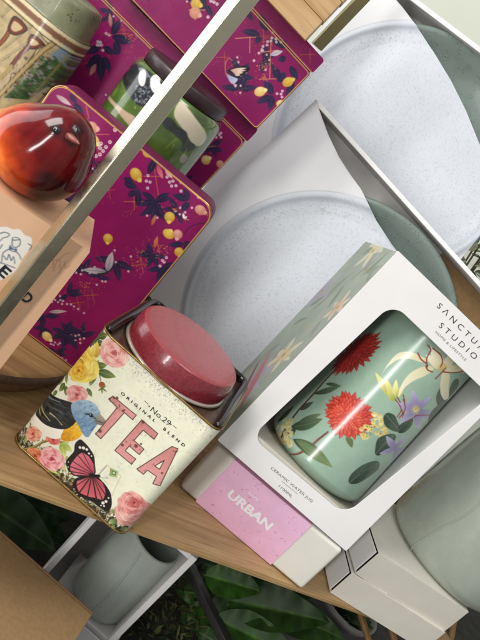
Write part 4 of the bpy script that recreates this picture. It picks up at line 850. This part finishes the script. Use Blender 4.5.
# white lily and its dark leaves
for P in ([(285,400),(270,350),(295,290),(300,320),(315,360),(300,390)], [(235,470),(240,430),(290,380),(330,360),(325,400),(280,440)], [(335,350),(345,290),(370,255),(390,265),(380,310),(350,345)]): C.poly([a3(*p) for p in P], '#2b3d30', True, col2='#4a5d48', c=a3(*P[0]), d=a3(*P[3]))
for P in ([(235,160),(190,165),(140,150),(80,150),(20,190),(-10,230),(30,165),(80,118),(140,115),(200,140)], [(255,200),(210,235),(160,255),(110,290),(75,340),(90,280),(130,225),(180,195),(230,185)], [(300,220),(290,280),(295,330),(315,362),(338,355),(335,300),(340,250),(330,215)], [(290,190),(250,150),(235,90),(275,110),(310,160)], [(300,190),(320,140),(360,110),(370,150),(330,195)], [(310,205),(360,180),(430,190),(470,225),(420,225),(350,222)], [(270,200),(240,175),(215,130),(255,140),(300,185)]): C.poly([a3(*p) for p in P], '#cfc89c', True, col2='#ece6cf', c=a3(*P[0]), d=a3(*P[len(P)//2]))
C.dot(*a3(300,195), 5, '#c9a85a', al=.6)
for P in ([(175,120),(190,150),(215,170),(225,185)], [(215,185),(225,205),(250,215)], [(225,80),(240,105),(220,145),(222,190)], [(250,95),(290,130),(300,165),(290,190)], [(265,250),(290,225),(318,195)], [(300,215),(370,222),(430,212)]): C.stroke([a3(*p) for p in P], 1.5, 1.1, '#7d2f2c')
th = np.linspace(-math.pi, math.pi, 700); zz = np.r_[np.linspace(.0275, .0415, 30)[:-1], np.linspace(.0415, .222, 430)]; t = zz-.0275
Rz = Rj*(1-.0*t)-.013*np.clip(1-t/.013, 0, 1)**2.2
Rz = Rz*(1-.45*np.clip(t-.01, 0, 1)); dx = -.018*np.clip(t-.01, 0, 1)
G = np.stack([axj+dx[:, None]+np.sin(th)[None]*Rz[:, None], ayj-np.cos(th)[None]*Rz[:, None], np.broadcast_to(zz[:, None], (len(zz), 700))], -1)
wob = (.00030*(fbm(np.broadcast_to(th*Rj, (len(zz), 700)), np.broadcast_to(zz[:, None], (len(zz), 700)), .024, 91, 2)-.5))[..., None]; G = G+wob*np.stack([np.sin(th), -np.cos(th), 0*th], -1)[None]
S_ = np.broadcast_to(th*Rj, (len(zz), 700))*(Rz/Rj)[:, None]+dx[:, None]; lim = math.pi*Rj*.62
mb = MB(); mb.grid(G, 0, lin(C.sample(np.where(np.abs(S_) > lim, np.sign(S_)*(2*lim-np.abs(S_)), S_), G[..., 2])))
mb.lathe([(0, .0280), (Rj-.013, .0276)], (axj, ayj, 0), 96, 1); Rt = Rz[-1]; mb.lathe([(Rt, .222), (Rt-.001, .2235), (Rt-.004, .2225), (Rt-.0045, .2), (Rt-.0045, .037), (0, .035)], (axj+dx[-1], ayj, 0), 96, 1)
root_b = mb.build('body', [mat('jug_glaze', attr=True, rough=.19, coat=.12, spec=.7, bump=.12, bscale=60), sage], root)

# ================================================================== PINK WRAPPED WHITE BOX under the jug box
FK = Frame((.0629, .60, .0004), 2.0, 0, -.3); Wk = .156
root = thing('pink_sleeved_box', 'slim white box in a pink paper sleeve reading URBAN, lying under the jug box', 'box', FK)
creamc = mat('cream_white_card', '#dedbd0', .55, var=.05, vscale=25, bump=.12)
mb = MB(); mb.box(0, Wk, 0, .020, 0, .0600, .0035, seg=4); mb.build('carton', creamc, root)
u0, u1 = FK.uv(195, 500)[0]+.001, FK.uv(288, 548)[0]; Zk = .0606
C = Print(u0, 0, u1, Zk, .0003, '#e4b0ca', FK.uv); C.scale(250, 510); C.A *= (1+.10*(fbm(C.X, C.Y, .02, 5)-.5))[..., None]
C.A += (np.array([.02, .04, .05]))*np.clip((C.Y-.01)/.05, 0, 1)[..., None]
for i in range(330):
    a = (q.uniform(u0, u1), q.uniform(0, Zk)); z_ = q.random()
    if z_ < .45: C.raw(np.array(a)+np.array([(math.cos(t)*.0004, math.sin(t)*.0004) for t in np.arange(6)*1.05]), '#ecc8da', al=.8)
    else: d = q.uniform(0, 6.3); L_ = q.uniform(.001, .0032); C.leafraw(a, (a[0]+L_*math.cos(d), a[1]+L_*math.sin(d)), q.uniform(.0005, .0016), ['#e3b4cb', '#c983a6', '#e8c0d4'][i % 3], al=.75)
mb = MB(); us = np.linspace(u0, u1, 260); zs = np.linspace(.0, Zk, 200); G = np.zeros((200, 260, 3)); G[..., 0] = us[None]; G[..., 1] = -.0008; G[..., 2] = zs[:, None]; mb.grid(G, 0, lin(C.sample(G[..., 0], G[..., 2])), smooth=False)
mb.box(u0+.00005, u1-.00005, -.00075, .0208, .00005, Zk-.00005, 0, 1)
fn, L_ = along(FK, (226.5,495), (268,530), -.00105); mb.text('URBAN', fn, w=L_, h=.0094, mat=2, offset=.042)
fn, L_ = along(FK, (248,492.5), (259,502), -.00105); mb.text('baby', fn, w=L_, h=.0032, mat=2, shear=.3)
mb.build('paper_sleeve', [printmat, mat('pink_paper', '#e0abc6', .6), mat('white_ink', '#f1eaee', .5)], root)

# ================================================================== TWO SLIM WHITE CARTONS at the lower right
cartonm = mat('grey_cream_card', '#d9d4c7', .6, var=.04, vscale=40, bump=.1)
def carton(label, o, yaw, lean, roll, W, H, D):
    fr = Frame(o, yaw, lean, roll); root = thing('white_carton', label, 'carton', fr, 'slim white cartons at the shelf edge')
    mb = MB(); t = .0012
    mb.box(.0022, W, .0002, t, 0, H, .0003); mb.box(.002, W, t+.0003, D, H-t, H, .0003); mb.box(.002, W, t+.0003, D, 0, t, .0003); mb.box(.002, W, D-t, D, t, H-t, .0003); mb.box(W-t, W-.0001, t, D-t, t+.0001, H-t-.0001, .0002); mb.build('body', cartonm, root)
    mb = MB(); mb.box(.0005, .0016, .0026, D-.002, .0018, H-.0022, .0003); mb.build('end_flap', whitecard, root)
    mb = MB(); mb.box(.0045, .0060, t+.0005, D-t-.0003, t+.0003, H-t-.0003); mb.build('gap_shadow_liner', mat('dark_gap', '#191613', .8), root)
    mb = MB(); mb.box(.018, .052, .0016, .0021, H+.0001, H+.0009, .0002); mb.build('tuck_flap', whitecard, root)
    return fr
carton('lower of the two slim white cartons stacked under the big green jug', (.2516, .64, .0006), 17.6, 0, .3, .1394, .0330, .11)
q_ = np.array([.2618, .66, .0246]); 
FC1 = carton('upper of the two slim white cartons, directly under the big green jug', (.2552, .6418, .0345), 19.0, 0, 1.0, .1378, .0345, .125)
# ================================================================== BIG GREEN JUG on the cartons
bj = np.array([.3560, .7580]); Rb = .0795; zb_ = .0685; FB = Frame((bj[0], bj[1], zb_-.0010))
root = thing('green_jug', 'large plain sage green ceramic jug with an incised seam, standing on white cartons at right', 'jug', FB)
prof = [(0, .001), (Rb-.012, 0), (Rb-.006, .0015), (Rb-.002, .006), (Rb, .014), (Rb+.0005, .05), (Rb-.001, .11), (Rb-.004, .17), (Rb-.0045, .172), (Rb-.007, .172), (Rb-.008, .168), (Rb-.006, .02), (0, .012)]
mb = MB(); mb.lathe(prof, n=128)
mb.build('body', sage, root)
P = []
for x, y in ((403,554),(412,546.5),(421,540.5),(431,534),(441,528),(451,523),(461,518),(470,512),(480,503),(490,494)):
    s_, z = FB.cyl(x, y, 0, 0, Rb); a = s_/Rb; k_r = np.interp(z, [0, .0015, .006, .014, .05, .11, .17], [Rb-.012, Rb-.006, Rb-.002, Rb, Rb+.0005, Rb-.001, Rb-.004])-.0002; P.append((k_r*math.sin(a), -k_r*math.cos(a), z))
mb = MB(); mb.tube(spl(P, False, 5), .0012, 8); mb.build('seam_ridge', sage, root)
# ================================================================== LOWER LEVEL: creamer in its box, kraft box, plants, frame
GZ = -.2346
xa, xb = aty(52, 560, .60)[0], aty(195, 562, .60)[0]; zt_ = -.047
root = thing('creamer_box', 'small open white box below the shelf holding the green creamer', 'box', (xa, .60, GZ))
w_, h_, d_ = xb-xa, zt_-GZ, .092; t_w = .0065
mb = MB(); mb.box(0, t_w, 0, d_, 0, h_, .0008); mb.box(w_-t_w, w_, 0, d_, 0, h_, .0008); mb.box(t_w, w_-t_w, .0003, d_, h_-t_w, h_-.0003, .0008); mb.box(t_w, w_-t_w, .0003, d_, 0, t_w, .0008); mb.box(t_w, w_-t_w, d_-.002, d_-.0003, t_w, h_-t_w, 0, 1)
mb.build('tray', [whitecard, inner], root)
mb = MB(); mb.box(t_w+.0005, w_-t_w-.0005, .0010, .0024, t_w, .036, .0005); mb.box(w_*.72, w_*.86, .0004, .0009, .012, .017, 0, 1); mb.build('front_lip', [whitecard, inkd], root)
rc_ = .0365; cxy = (aty(109, 585, .64)[0]+.001, .643); cz0 = GZ+t_w+.0005; zc = aty(100, 634, .607)[2]-cz0
FCR = Frame((cxy[0], cxy[1], cz0))
root = thing('small_insert', 'low white card block under the creamer inside its box', 'insert', (cxy[0], cxy[1], cz0)); mb = MB(); mb.box(-.045, .045, -.033, .04, 0, max(zc-.0006, .003), .001); mb.build('block', whitecard, root)
root = thing('creamer', 'small sage green creamer with a dipped rim, sitting in an open white box', 'creamer', (cxy[0], cxy[1], cz0+max(zc, .0036)))
th = np.linspace(-math.pi, math.pi, 129)
zL = aty(124, 520, .615)[2]-cz0-zc; zD = aty(160, 567, .61)[2]-cz0-zc
top = zD+(zL-zD)*np.clip((1+np.cos(th-rad(-105)))/2, 0, 1)**1.3                   # th=-90deg is the left side
vs = np.linspace(0, 1, 40); RO = rc_*(1-.10*np.clip(vs-.55, 0, 1))-.012*np.clip(1-vs/.10, 0, 1)**2.2
def shell(off): return np.stack([np.sin(th)[None]*(RO[:, None]-off), -np.cos(th)[None]*(RO[:, None]-off), vs[:, None]*top[None]*1.0+(0 if off == 0 else .003*(1-vs[:, None]))], -1)
mb = MB(); A_, B_ = shell(0), shell(.0035); mb.grid(A_, 0); mb.grid(B_, 0, flip=True)
mid = (A_[-1]+B_[-1])/2; mid[:, 2] += .0014; mb.grid(np.stack([A_[-1], mid, B_[-1]]), 0); mb.lathe([(0, 0), (rc_-.012, 0)], n=64); mb.lathe([(0, .003), (rc_-.0158, .003)], n=64)
sagec = mat('grey_sage_glaze', '#a7aea6', .25, var=.06, vscale=50, coat=.3); ob = mb.build('body', sagec, root)
FC_ = Frame((cxy[0], cxy[1], cz0+zc)); P = []
for x, y in ((91,613),(99,606),(107,598),(117,586),(126,574),(134,563),(140,553)):
    s_, z = FC_.cyl(x, y, 0, 0, rc_*1.0); a = s_/rc_; k = rc_*(1-.10*max(0, z/float(np.interp(a, th, top))-.55))+.0002; P.append((k*math.sin(a), -k*math.cos(a), z))
mb = MB(); mb.tube(spl(P, False, 5), .0012, 8); mb.build('seam_ridge', sagec, root)

kp = aty(93, 613, .54)
root = thing('kraft_box', 'plain brown kraft cardboard box in the lower left corner', 'box', (kp[0]-.22, .425, GZ))
hk = kp[2]-GZ; mb = MB(); mb.box(0, .22, 0, .1135, 0, hk-.0036, .0008); mb.build('body', kraft, root)
mb = MB(); mb.box(.0, .22, -.0012, .1125, hk-.0030, hk, .0006); mb.build('lid', kraft, root)
mb = MB(); mb.box(.0, .22, .1130, .1150, hk-.02, hk+.0008, .0005); mb.build('tuck_edge', mat('kraft_edge', '#7d5c3a', .85, var=.12, vscale=260), root)

# black metal bar
mb = MB(); p0, p1 = atz(187, 562, -.155), atz(228, 646, -.155); d = p1-p0; nrm = np.array([-d[1], d[0], 0]); nrm /= np.linalg.norm(nrm); p0 = p0-d*.3; p1 = p1+d*.8
hw, hh = .0062, .005; rings = [[p+nrm*a+np.array([0, 0, b]) for a, b in rrect(-hw, hw, -hh, hh, .001, 3)] for p in (p0, p1)]
mb.loft(rings, (True, True)); rt_ = thing('metal_stand', 'dark grey metal bar of a stand slanting among the leaves below the shelf', 'stand', (0, 0, 0)); mb.build('bar', mat('charcoal_metal', '#3b3a38', .4, .3, var=.1), rt_)
for tt in (.02, .98):
    mb = MB(); c = p0+(p1-p0)*tt; mb.box(c[0]-.005, c[0]+.005, c[1]-.005, c[1]+.005, GZ, c[2]-.004, .0008); mb.build('leg', mat('charcoal_metal_leg', '#33312f', .4, .3, var=.1), rt_)

# ------------------------------------------------------------------ plants
def leafmat(n, a, b, rough=.5): 
    m_ = mat(n, attr=True, rough=rough, bump=.2, bscale=160, spec=.3); return m_
def blade(mb, base, tip, width, up, droop, c1, c2, nv=12, fold=.25, nu=9, wave=.0):
    base = np.array(base); tip = np.array(tip); d = tip-base; L_ = np.linalg.norm(d); d = d/L_; up = np.array(up, float); s = np.cross(d, up); s /= np.linalg.norm(s); n = np.cross(s, d)
    t = np.linspace(0, 1, nv*3); w = width*.5*(np.sin(np.pi*np.clip(t, 0, 1)**.75))**.85; u = np.linspace(-1, 1, nu*2+1)
    Pm = base+d*(L_*t)[:, None]+n*(-droop*(t**2-t))[:, None]
    off = np.abs(u)*fold; wv = wave*np.sin(t*nv*2.2)[:, None]*np.abs(u)[None]
    G = Pm[:, None]+s*(w[:, None]*u[None])[..., None]+n*(w[:, None]*off[None]+wv*width)[..., None]
    vein = np.clip(np.cos((t[:, None]*nv*1.3-np.abs(u)[None]*1.4)*2*math.pi)-.72, 0, 1)*2.2; midr = np.exp(-(u/.07)**2)[None]
    k = np.clip(vein*.22+midr*.7, 0, 1)[..., None]; C_ = hx(c1)*(1-k)+hx(c2)*k; C_ = C_*(1+.25*(rnd.random()-.5)+.25*(fbm(G[..., 0]*3, G[..., 1]*3+G[..., 2]*2, .03, 3)-.5)[..., None]+.7*(fbm(G[..., 0]+G[..., 1], G[..., 2]-G[..., 1], .007, 5)-.5)[..., None])
    mb.grid(G, 0, lin(C_))
lm = leafmat('dark_leaf', 0, 0)
def plant(label, base, leaves, c1, c2, group='leafy plants below the shelf', **k):
    root = thing('leafy_plant', label, 'plant', tuple(base), group); b0_ = np.array(base); mb = MB(); st = MB()
    for a, b, w, dr in leaves:
        a = np.array(a)-b0_; b = np.array(b)-b0_; blade(mb, a, b, w*.86, (rnd.uniform(-.4, .4), -.75, .7), dr, c1, c2, wave=.035, fold=.32, **k)
        mid = np.array([a[0]*.3, a[1]*.4, a[2]*.45+.01]); st.tube(spl([(0, 0, 0.0), mid, a], False, 5), .0016, 6)
    for i in range(16):                          # smaller leaves filling the tangle behind
        j = rnd.randrange(len(leaves)); a = np.array(leaves[j][0])-b0_+np.array([rnd.uniform(-.04, .05), rnd.uniform(.0, .07), rnd.uniform(-.05, .02)]); d = rnd.uniform(0, 6.3)
        blade(mb, a, a+np.array([math.cos(d)*.05, -.01+rnd.uniform(-.02, .02), math.sin(d)*.03]), rnd.uniform(.016, .03), (rnd.uniform(-.5, .5), -.8, .6), .008, c1, c2, wave=.04, **k)
    mb.build('foliage', lm, root); st.build('stem', mat('green_stem', '#3d4a22', .6), root); return root
A = lambda x, y, Y: aty(x, y, Y)
plant('dark green broad leaf plant under the shelf behind the kraft box', (.0, .70, GZ), [(A(-30,492,.64), A(56,551,.64), .062, .012), (A(20,500,.70), A(70,520,.72), .045, .008), (A(-40,540,.66), A(30,560,.66), .05, .01), (A(30,505,.75), A(66,556,.74), .04, .01)], '#1c3513', '#32521e', nv=11)
plant('big leaved green plant below the shelf, between the metal bar and the cartons', (.245, .80, GZ), [(A(205,575,.70), A(262,592,.70), .045, .012), (A(228,600,.72), A(330,622,.72), .062, .018), (A(195,600,.74), A(262,648,.73), .055, .015), (A(215,618,.70), A(300,660,.69), .055, .012), (A(245,578,.78), A(318,596,.80), .05, .01), (A(198,590,.80), A(222,640,.80), .045, .01), (A(262,600,.82), A(345,640,.82), .06, .01)], '#22400e', '#456a20', nv=11)
# fine mossy plant between the creamer box and the bar
root = thing('mossy_plant', 'fine leaved mossy green plant beside the creamer box below the shelf', 'plant', (.165, .74, GZ), None)
mb = MB()
for i in range(900):
    x, y = rnd.uniform(-.055, .055), rnd.uniform(-.07, .07); z = rnd.uniform(.004, .075)*(1-.5*(x*x+y*y)/.006); a = rnd.uniform(0, 6.3); L_ = rnd.uniform(.008, .02)
    p = np.array([x, y, z]); e = p+np.array([math.cos(a)*L_*.7, math.sin(a)*L_*.7, L_*rnd.uniform(-.2, .7)]); s_ = np.cross(e-p, (0, 0, 1)); s_ = s_/(np.linalg.norm(s_)+1e-9)*rnd.uniform(.0012, .0026)
    mb.add([p, (p+e)/2+s_, e, (p+e)/2-s_], [(0, 1, 2, 3)], 0, False, hx(['#2d3a1a', '#414d22', '#55592c', '#23301a', '#5d5a38'][i % 5]))
mb.build('foliage', leafmat('moss_leaf', 0, 0, .6), root)
st = MB(); st.lathe([(0, 0), (.03, 0), (.032, .004), (.02, .02), (0, .03)], n=24); st.build('root_ball', mat('soil', '#2a2119', .9, bump=.4), root)
# pale planter with rim and bamboo sticks at the lower right
q = A(330, 612, .84)
root = thing('pale_planter', 'pale grey planter edge showing below the shelf beside the dark leaves', 'planter', (q[0]+.03, q[1]+.06, GZ)); hq = q[2]-GZ
mb = MB(); mb.lathe([(0, 0), (.04, 0), (.048, hq*.9), (.053, hq*.9), (.054, hq), (.050, hq), (.046, hq*.85), (0, hq*.82)], n=64); mb.build('pot', mat('pale_grey_pot', '#6f6d68', .6, var=.1), root)
mb = MB()
for i in range(60): a = i*2.4; r_ = .006*math.sqrt(i)*.9; blade(mb, (r_*math.cos(a)*.6, r_*math.sin(a)*.6, hq*.82), (r_*math.cos(a)*1.4, r_*math.sin(a)*1.4, hq*.9+.02*rnd.random()), .012, (0, -.5, 1), .003, '#1c2f14', '#33501f', nv=4, nu=2)
mb.build('foliage', lm, root)
bam = mat('bamboo', '#7d5a2c', .5, var=.25, vscale=90)
for (x, y, x2, y2, Y, lb) in ((372, 652, 360, 612, .78, 'brown wooden stick below the white cartons, left of the pair'), (398, 654, 388, 618, .80, 'brown wooden stick below the white cartons, right of the pair'), (449, 650, 454, 620, .86, 'pinkish tan stick at the lower right below the carton end')):
    a, b = A(x, y, Y), A(x2, y2, Y); d = (b-a)/np.linalg.norm(b-a); t0 = (GZ-a[2])/d[2] if abs(d[2]) > .05 else -.1
    a0_ = a+d*max(min(t0, -.02), -.25); mb = MB(); mb.tube([a0_-a0_, b-a0_+d*.01], .0042, 12); o_ = thing('plant_stick', lb, 'stick', tuple(a0_)); mb.build('shaft', bam, o_)
# pale small leaved plant far behind at the right
pb = A(482, 262, 1.25); pb = np.array([pb[0]+.03, 1.25, -.0])
root = thing('pale_leaf_plant', 'whitish green small leaved plant seen past the right end of the plate boxes', 'plant', (pb[0], pb[1], GZ))
mb = MB(); st = MB()
for i in range(34):
    a = i*2.4; R_ = .05+.012*i % .11; tipp = np.array([R_*math.cos(a), R_*math.sin(a)*.6, .56+.10*math.sin(i*1.7)]); st.tube([(0, 0, .15), tipp*np.array([.4, .4, .7]), tipp], .0018, 6)
    for k in range(13):
        t = .45+.55*k/12; p = tipp*np.array([t, t, t]); e = p+np.array([rnd.uniform(-1, 1), rnd.uniform(-1, .2), rnd.uniform(-.3, .8)])*.035; blade(mb, p, e, rnd.uniform(.012, .022), (rnd.uniform(-.6, .6), -.8, .6), .004, ['#5d6a45', '#a3a78c', '#3c4f28', '#2a3b1b'][rnd.randrange(4)], '#d5d6c6', nv=3, nu=2)
mb.build('foliage', leafmat('pale_leaf', 0, 0, .5), root); st.build('stem', mat('brown_stem', '#4a3d28', .7), root)
st = MB(); st.lathe([(0, 0), (.07, 0), (.085, .15), (.088, .16), (.08, .16), (0, .15)], n=40); st.build('pot', mat('clay_pot', '#6d4a38', .7, var=.1), root)

# ================================================================== light
w = bpy.data.worlds.new('World'); SC.world = w; w.use_nodes = True; nt = w.node_tree; bg = nt.nodes['Background']
tc = nt.nodes.new('ShaderNodeTexCoord'); sp = nt.nodes.new('ShaderNodeSeparateXYZ'); nt.links.new(tc.outputs['Generated'], sp.inputs[0])
rp = nt.nodes.new('ShaderNodeValToRGB'); mr = nt.nodes.new('ShaderNodeMapRange'); mr.inputs[1].default_value = -1; mr.inputs[2].default_value = 1; nt.links.new(sp.outputs['Z'], mr.inputs[0]); nt.links.new(mr.outputs[0], rp.inputs[0])
rp.color_ramp.elements[0].color = (.62, .60, .56, 1); rp.color_ramp.elements[0].position = .30; rp.color_ramp.elements[1].color = (.95, .97, 1.0, 1); rp.color_ramp.elements[1].position = .85
nn = nt.nodes.new('ShaderNodeTexNoise'); nn.inputs['Scale'].default_value = 2.6; nn.inputs['Detail'].default_value = 3; nt.links.new(tc.outputs['Generated'], nn.inputs['Vector'])
m2 = nt.nodes.new('ShaderNodeMapRange'); m2.inputs[1].default_value = .38; m2.inputs[2].default_value = .62; m2.inputs[3].default_value = .7; m2.inputs[4].default_value = 1.3; nt.links.new(nn.outputs['Fac'], m2.inputs[0])
vm = nt.nodes.new('ShaderNodeVectorMath'); vm.operation = 'SCALE'; nt.links.new(rp.outputs[0], vm.inputs[0]); nt.links.new(m2.outputs[0], vm.inputs['Scale']); nt.links.new(vm.outputs[0], bg.inputs['Color']); bg.inputs['Strength'].default_value = .44
def area(name, loc, to, sx, sy, e, col=(1, 1, 1)):
    l = bpy.data.lights.new(name, 'AREA'); l.shape = 'RECTANGLE'; l.size = sx; l.size_y = sy; l.energy = e; l.color = col; o = bpy.data.objects.new(name, l); COL.objects.link(o)
    o.location = loc; o.rotation_euler = (Vector(to)-Vector(loc)).to_track_quat('-Z', 'Y').to_euler(); o['kind'] = 'helper'; return o
area('window_light', (-1.15, -.35, 1.35), (.05, .62, .12), .75, 1.0, 26, (1, .985, .955))
area('doorway_light', (-.56, -1.25, 1.12), (.12, .62, .2), .11, .62, 5.5, (1, .99, .97))
area('doorway_light', (-.50, -1.25, .28), (.12, .62, .1), .15, .9, 11, (1, .99, .97))
area('side_fill', (-1.55, .50, .40), (0, .70, .2), .9, 1.4, 10, (.97, .985, 1))  # added lamp: bright reflection on the post's left face, extra light from left
area('ceiling_light', (.35, .25, 2.0), (.2, .8, .1), .5, .5, 5, (.93, .96, 1))

# ================================================================== camera
cam = bpy.data.cameras.new('camera'); co = bpy.data.objects.new('camera', cam); COL.objects.link(co)
mx = Matrix.Identity(4)
for i in range(3): mx[i][0] = EX[i]; mx[i][1] = EY[i]; mx[i][2] = -vF[i]; mx[i][3] = cC[i]
co.matrix_world = mx; cam.sensor_width = 36; cam.sensor_fit = 'AUTO'; cam.lens = CF/640*36; cam.clip_start = .02; cam.clip_end = 60
SC.camera = co
SC.view_settings.view_transform = 'Standard'; SC.view_settings.look = 'None'; SC.view_settings.exposure = .10; SC.view_settings.gamma = 1
SC.cycles.max_bounces = 6
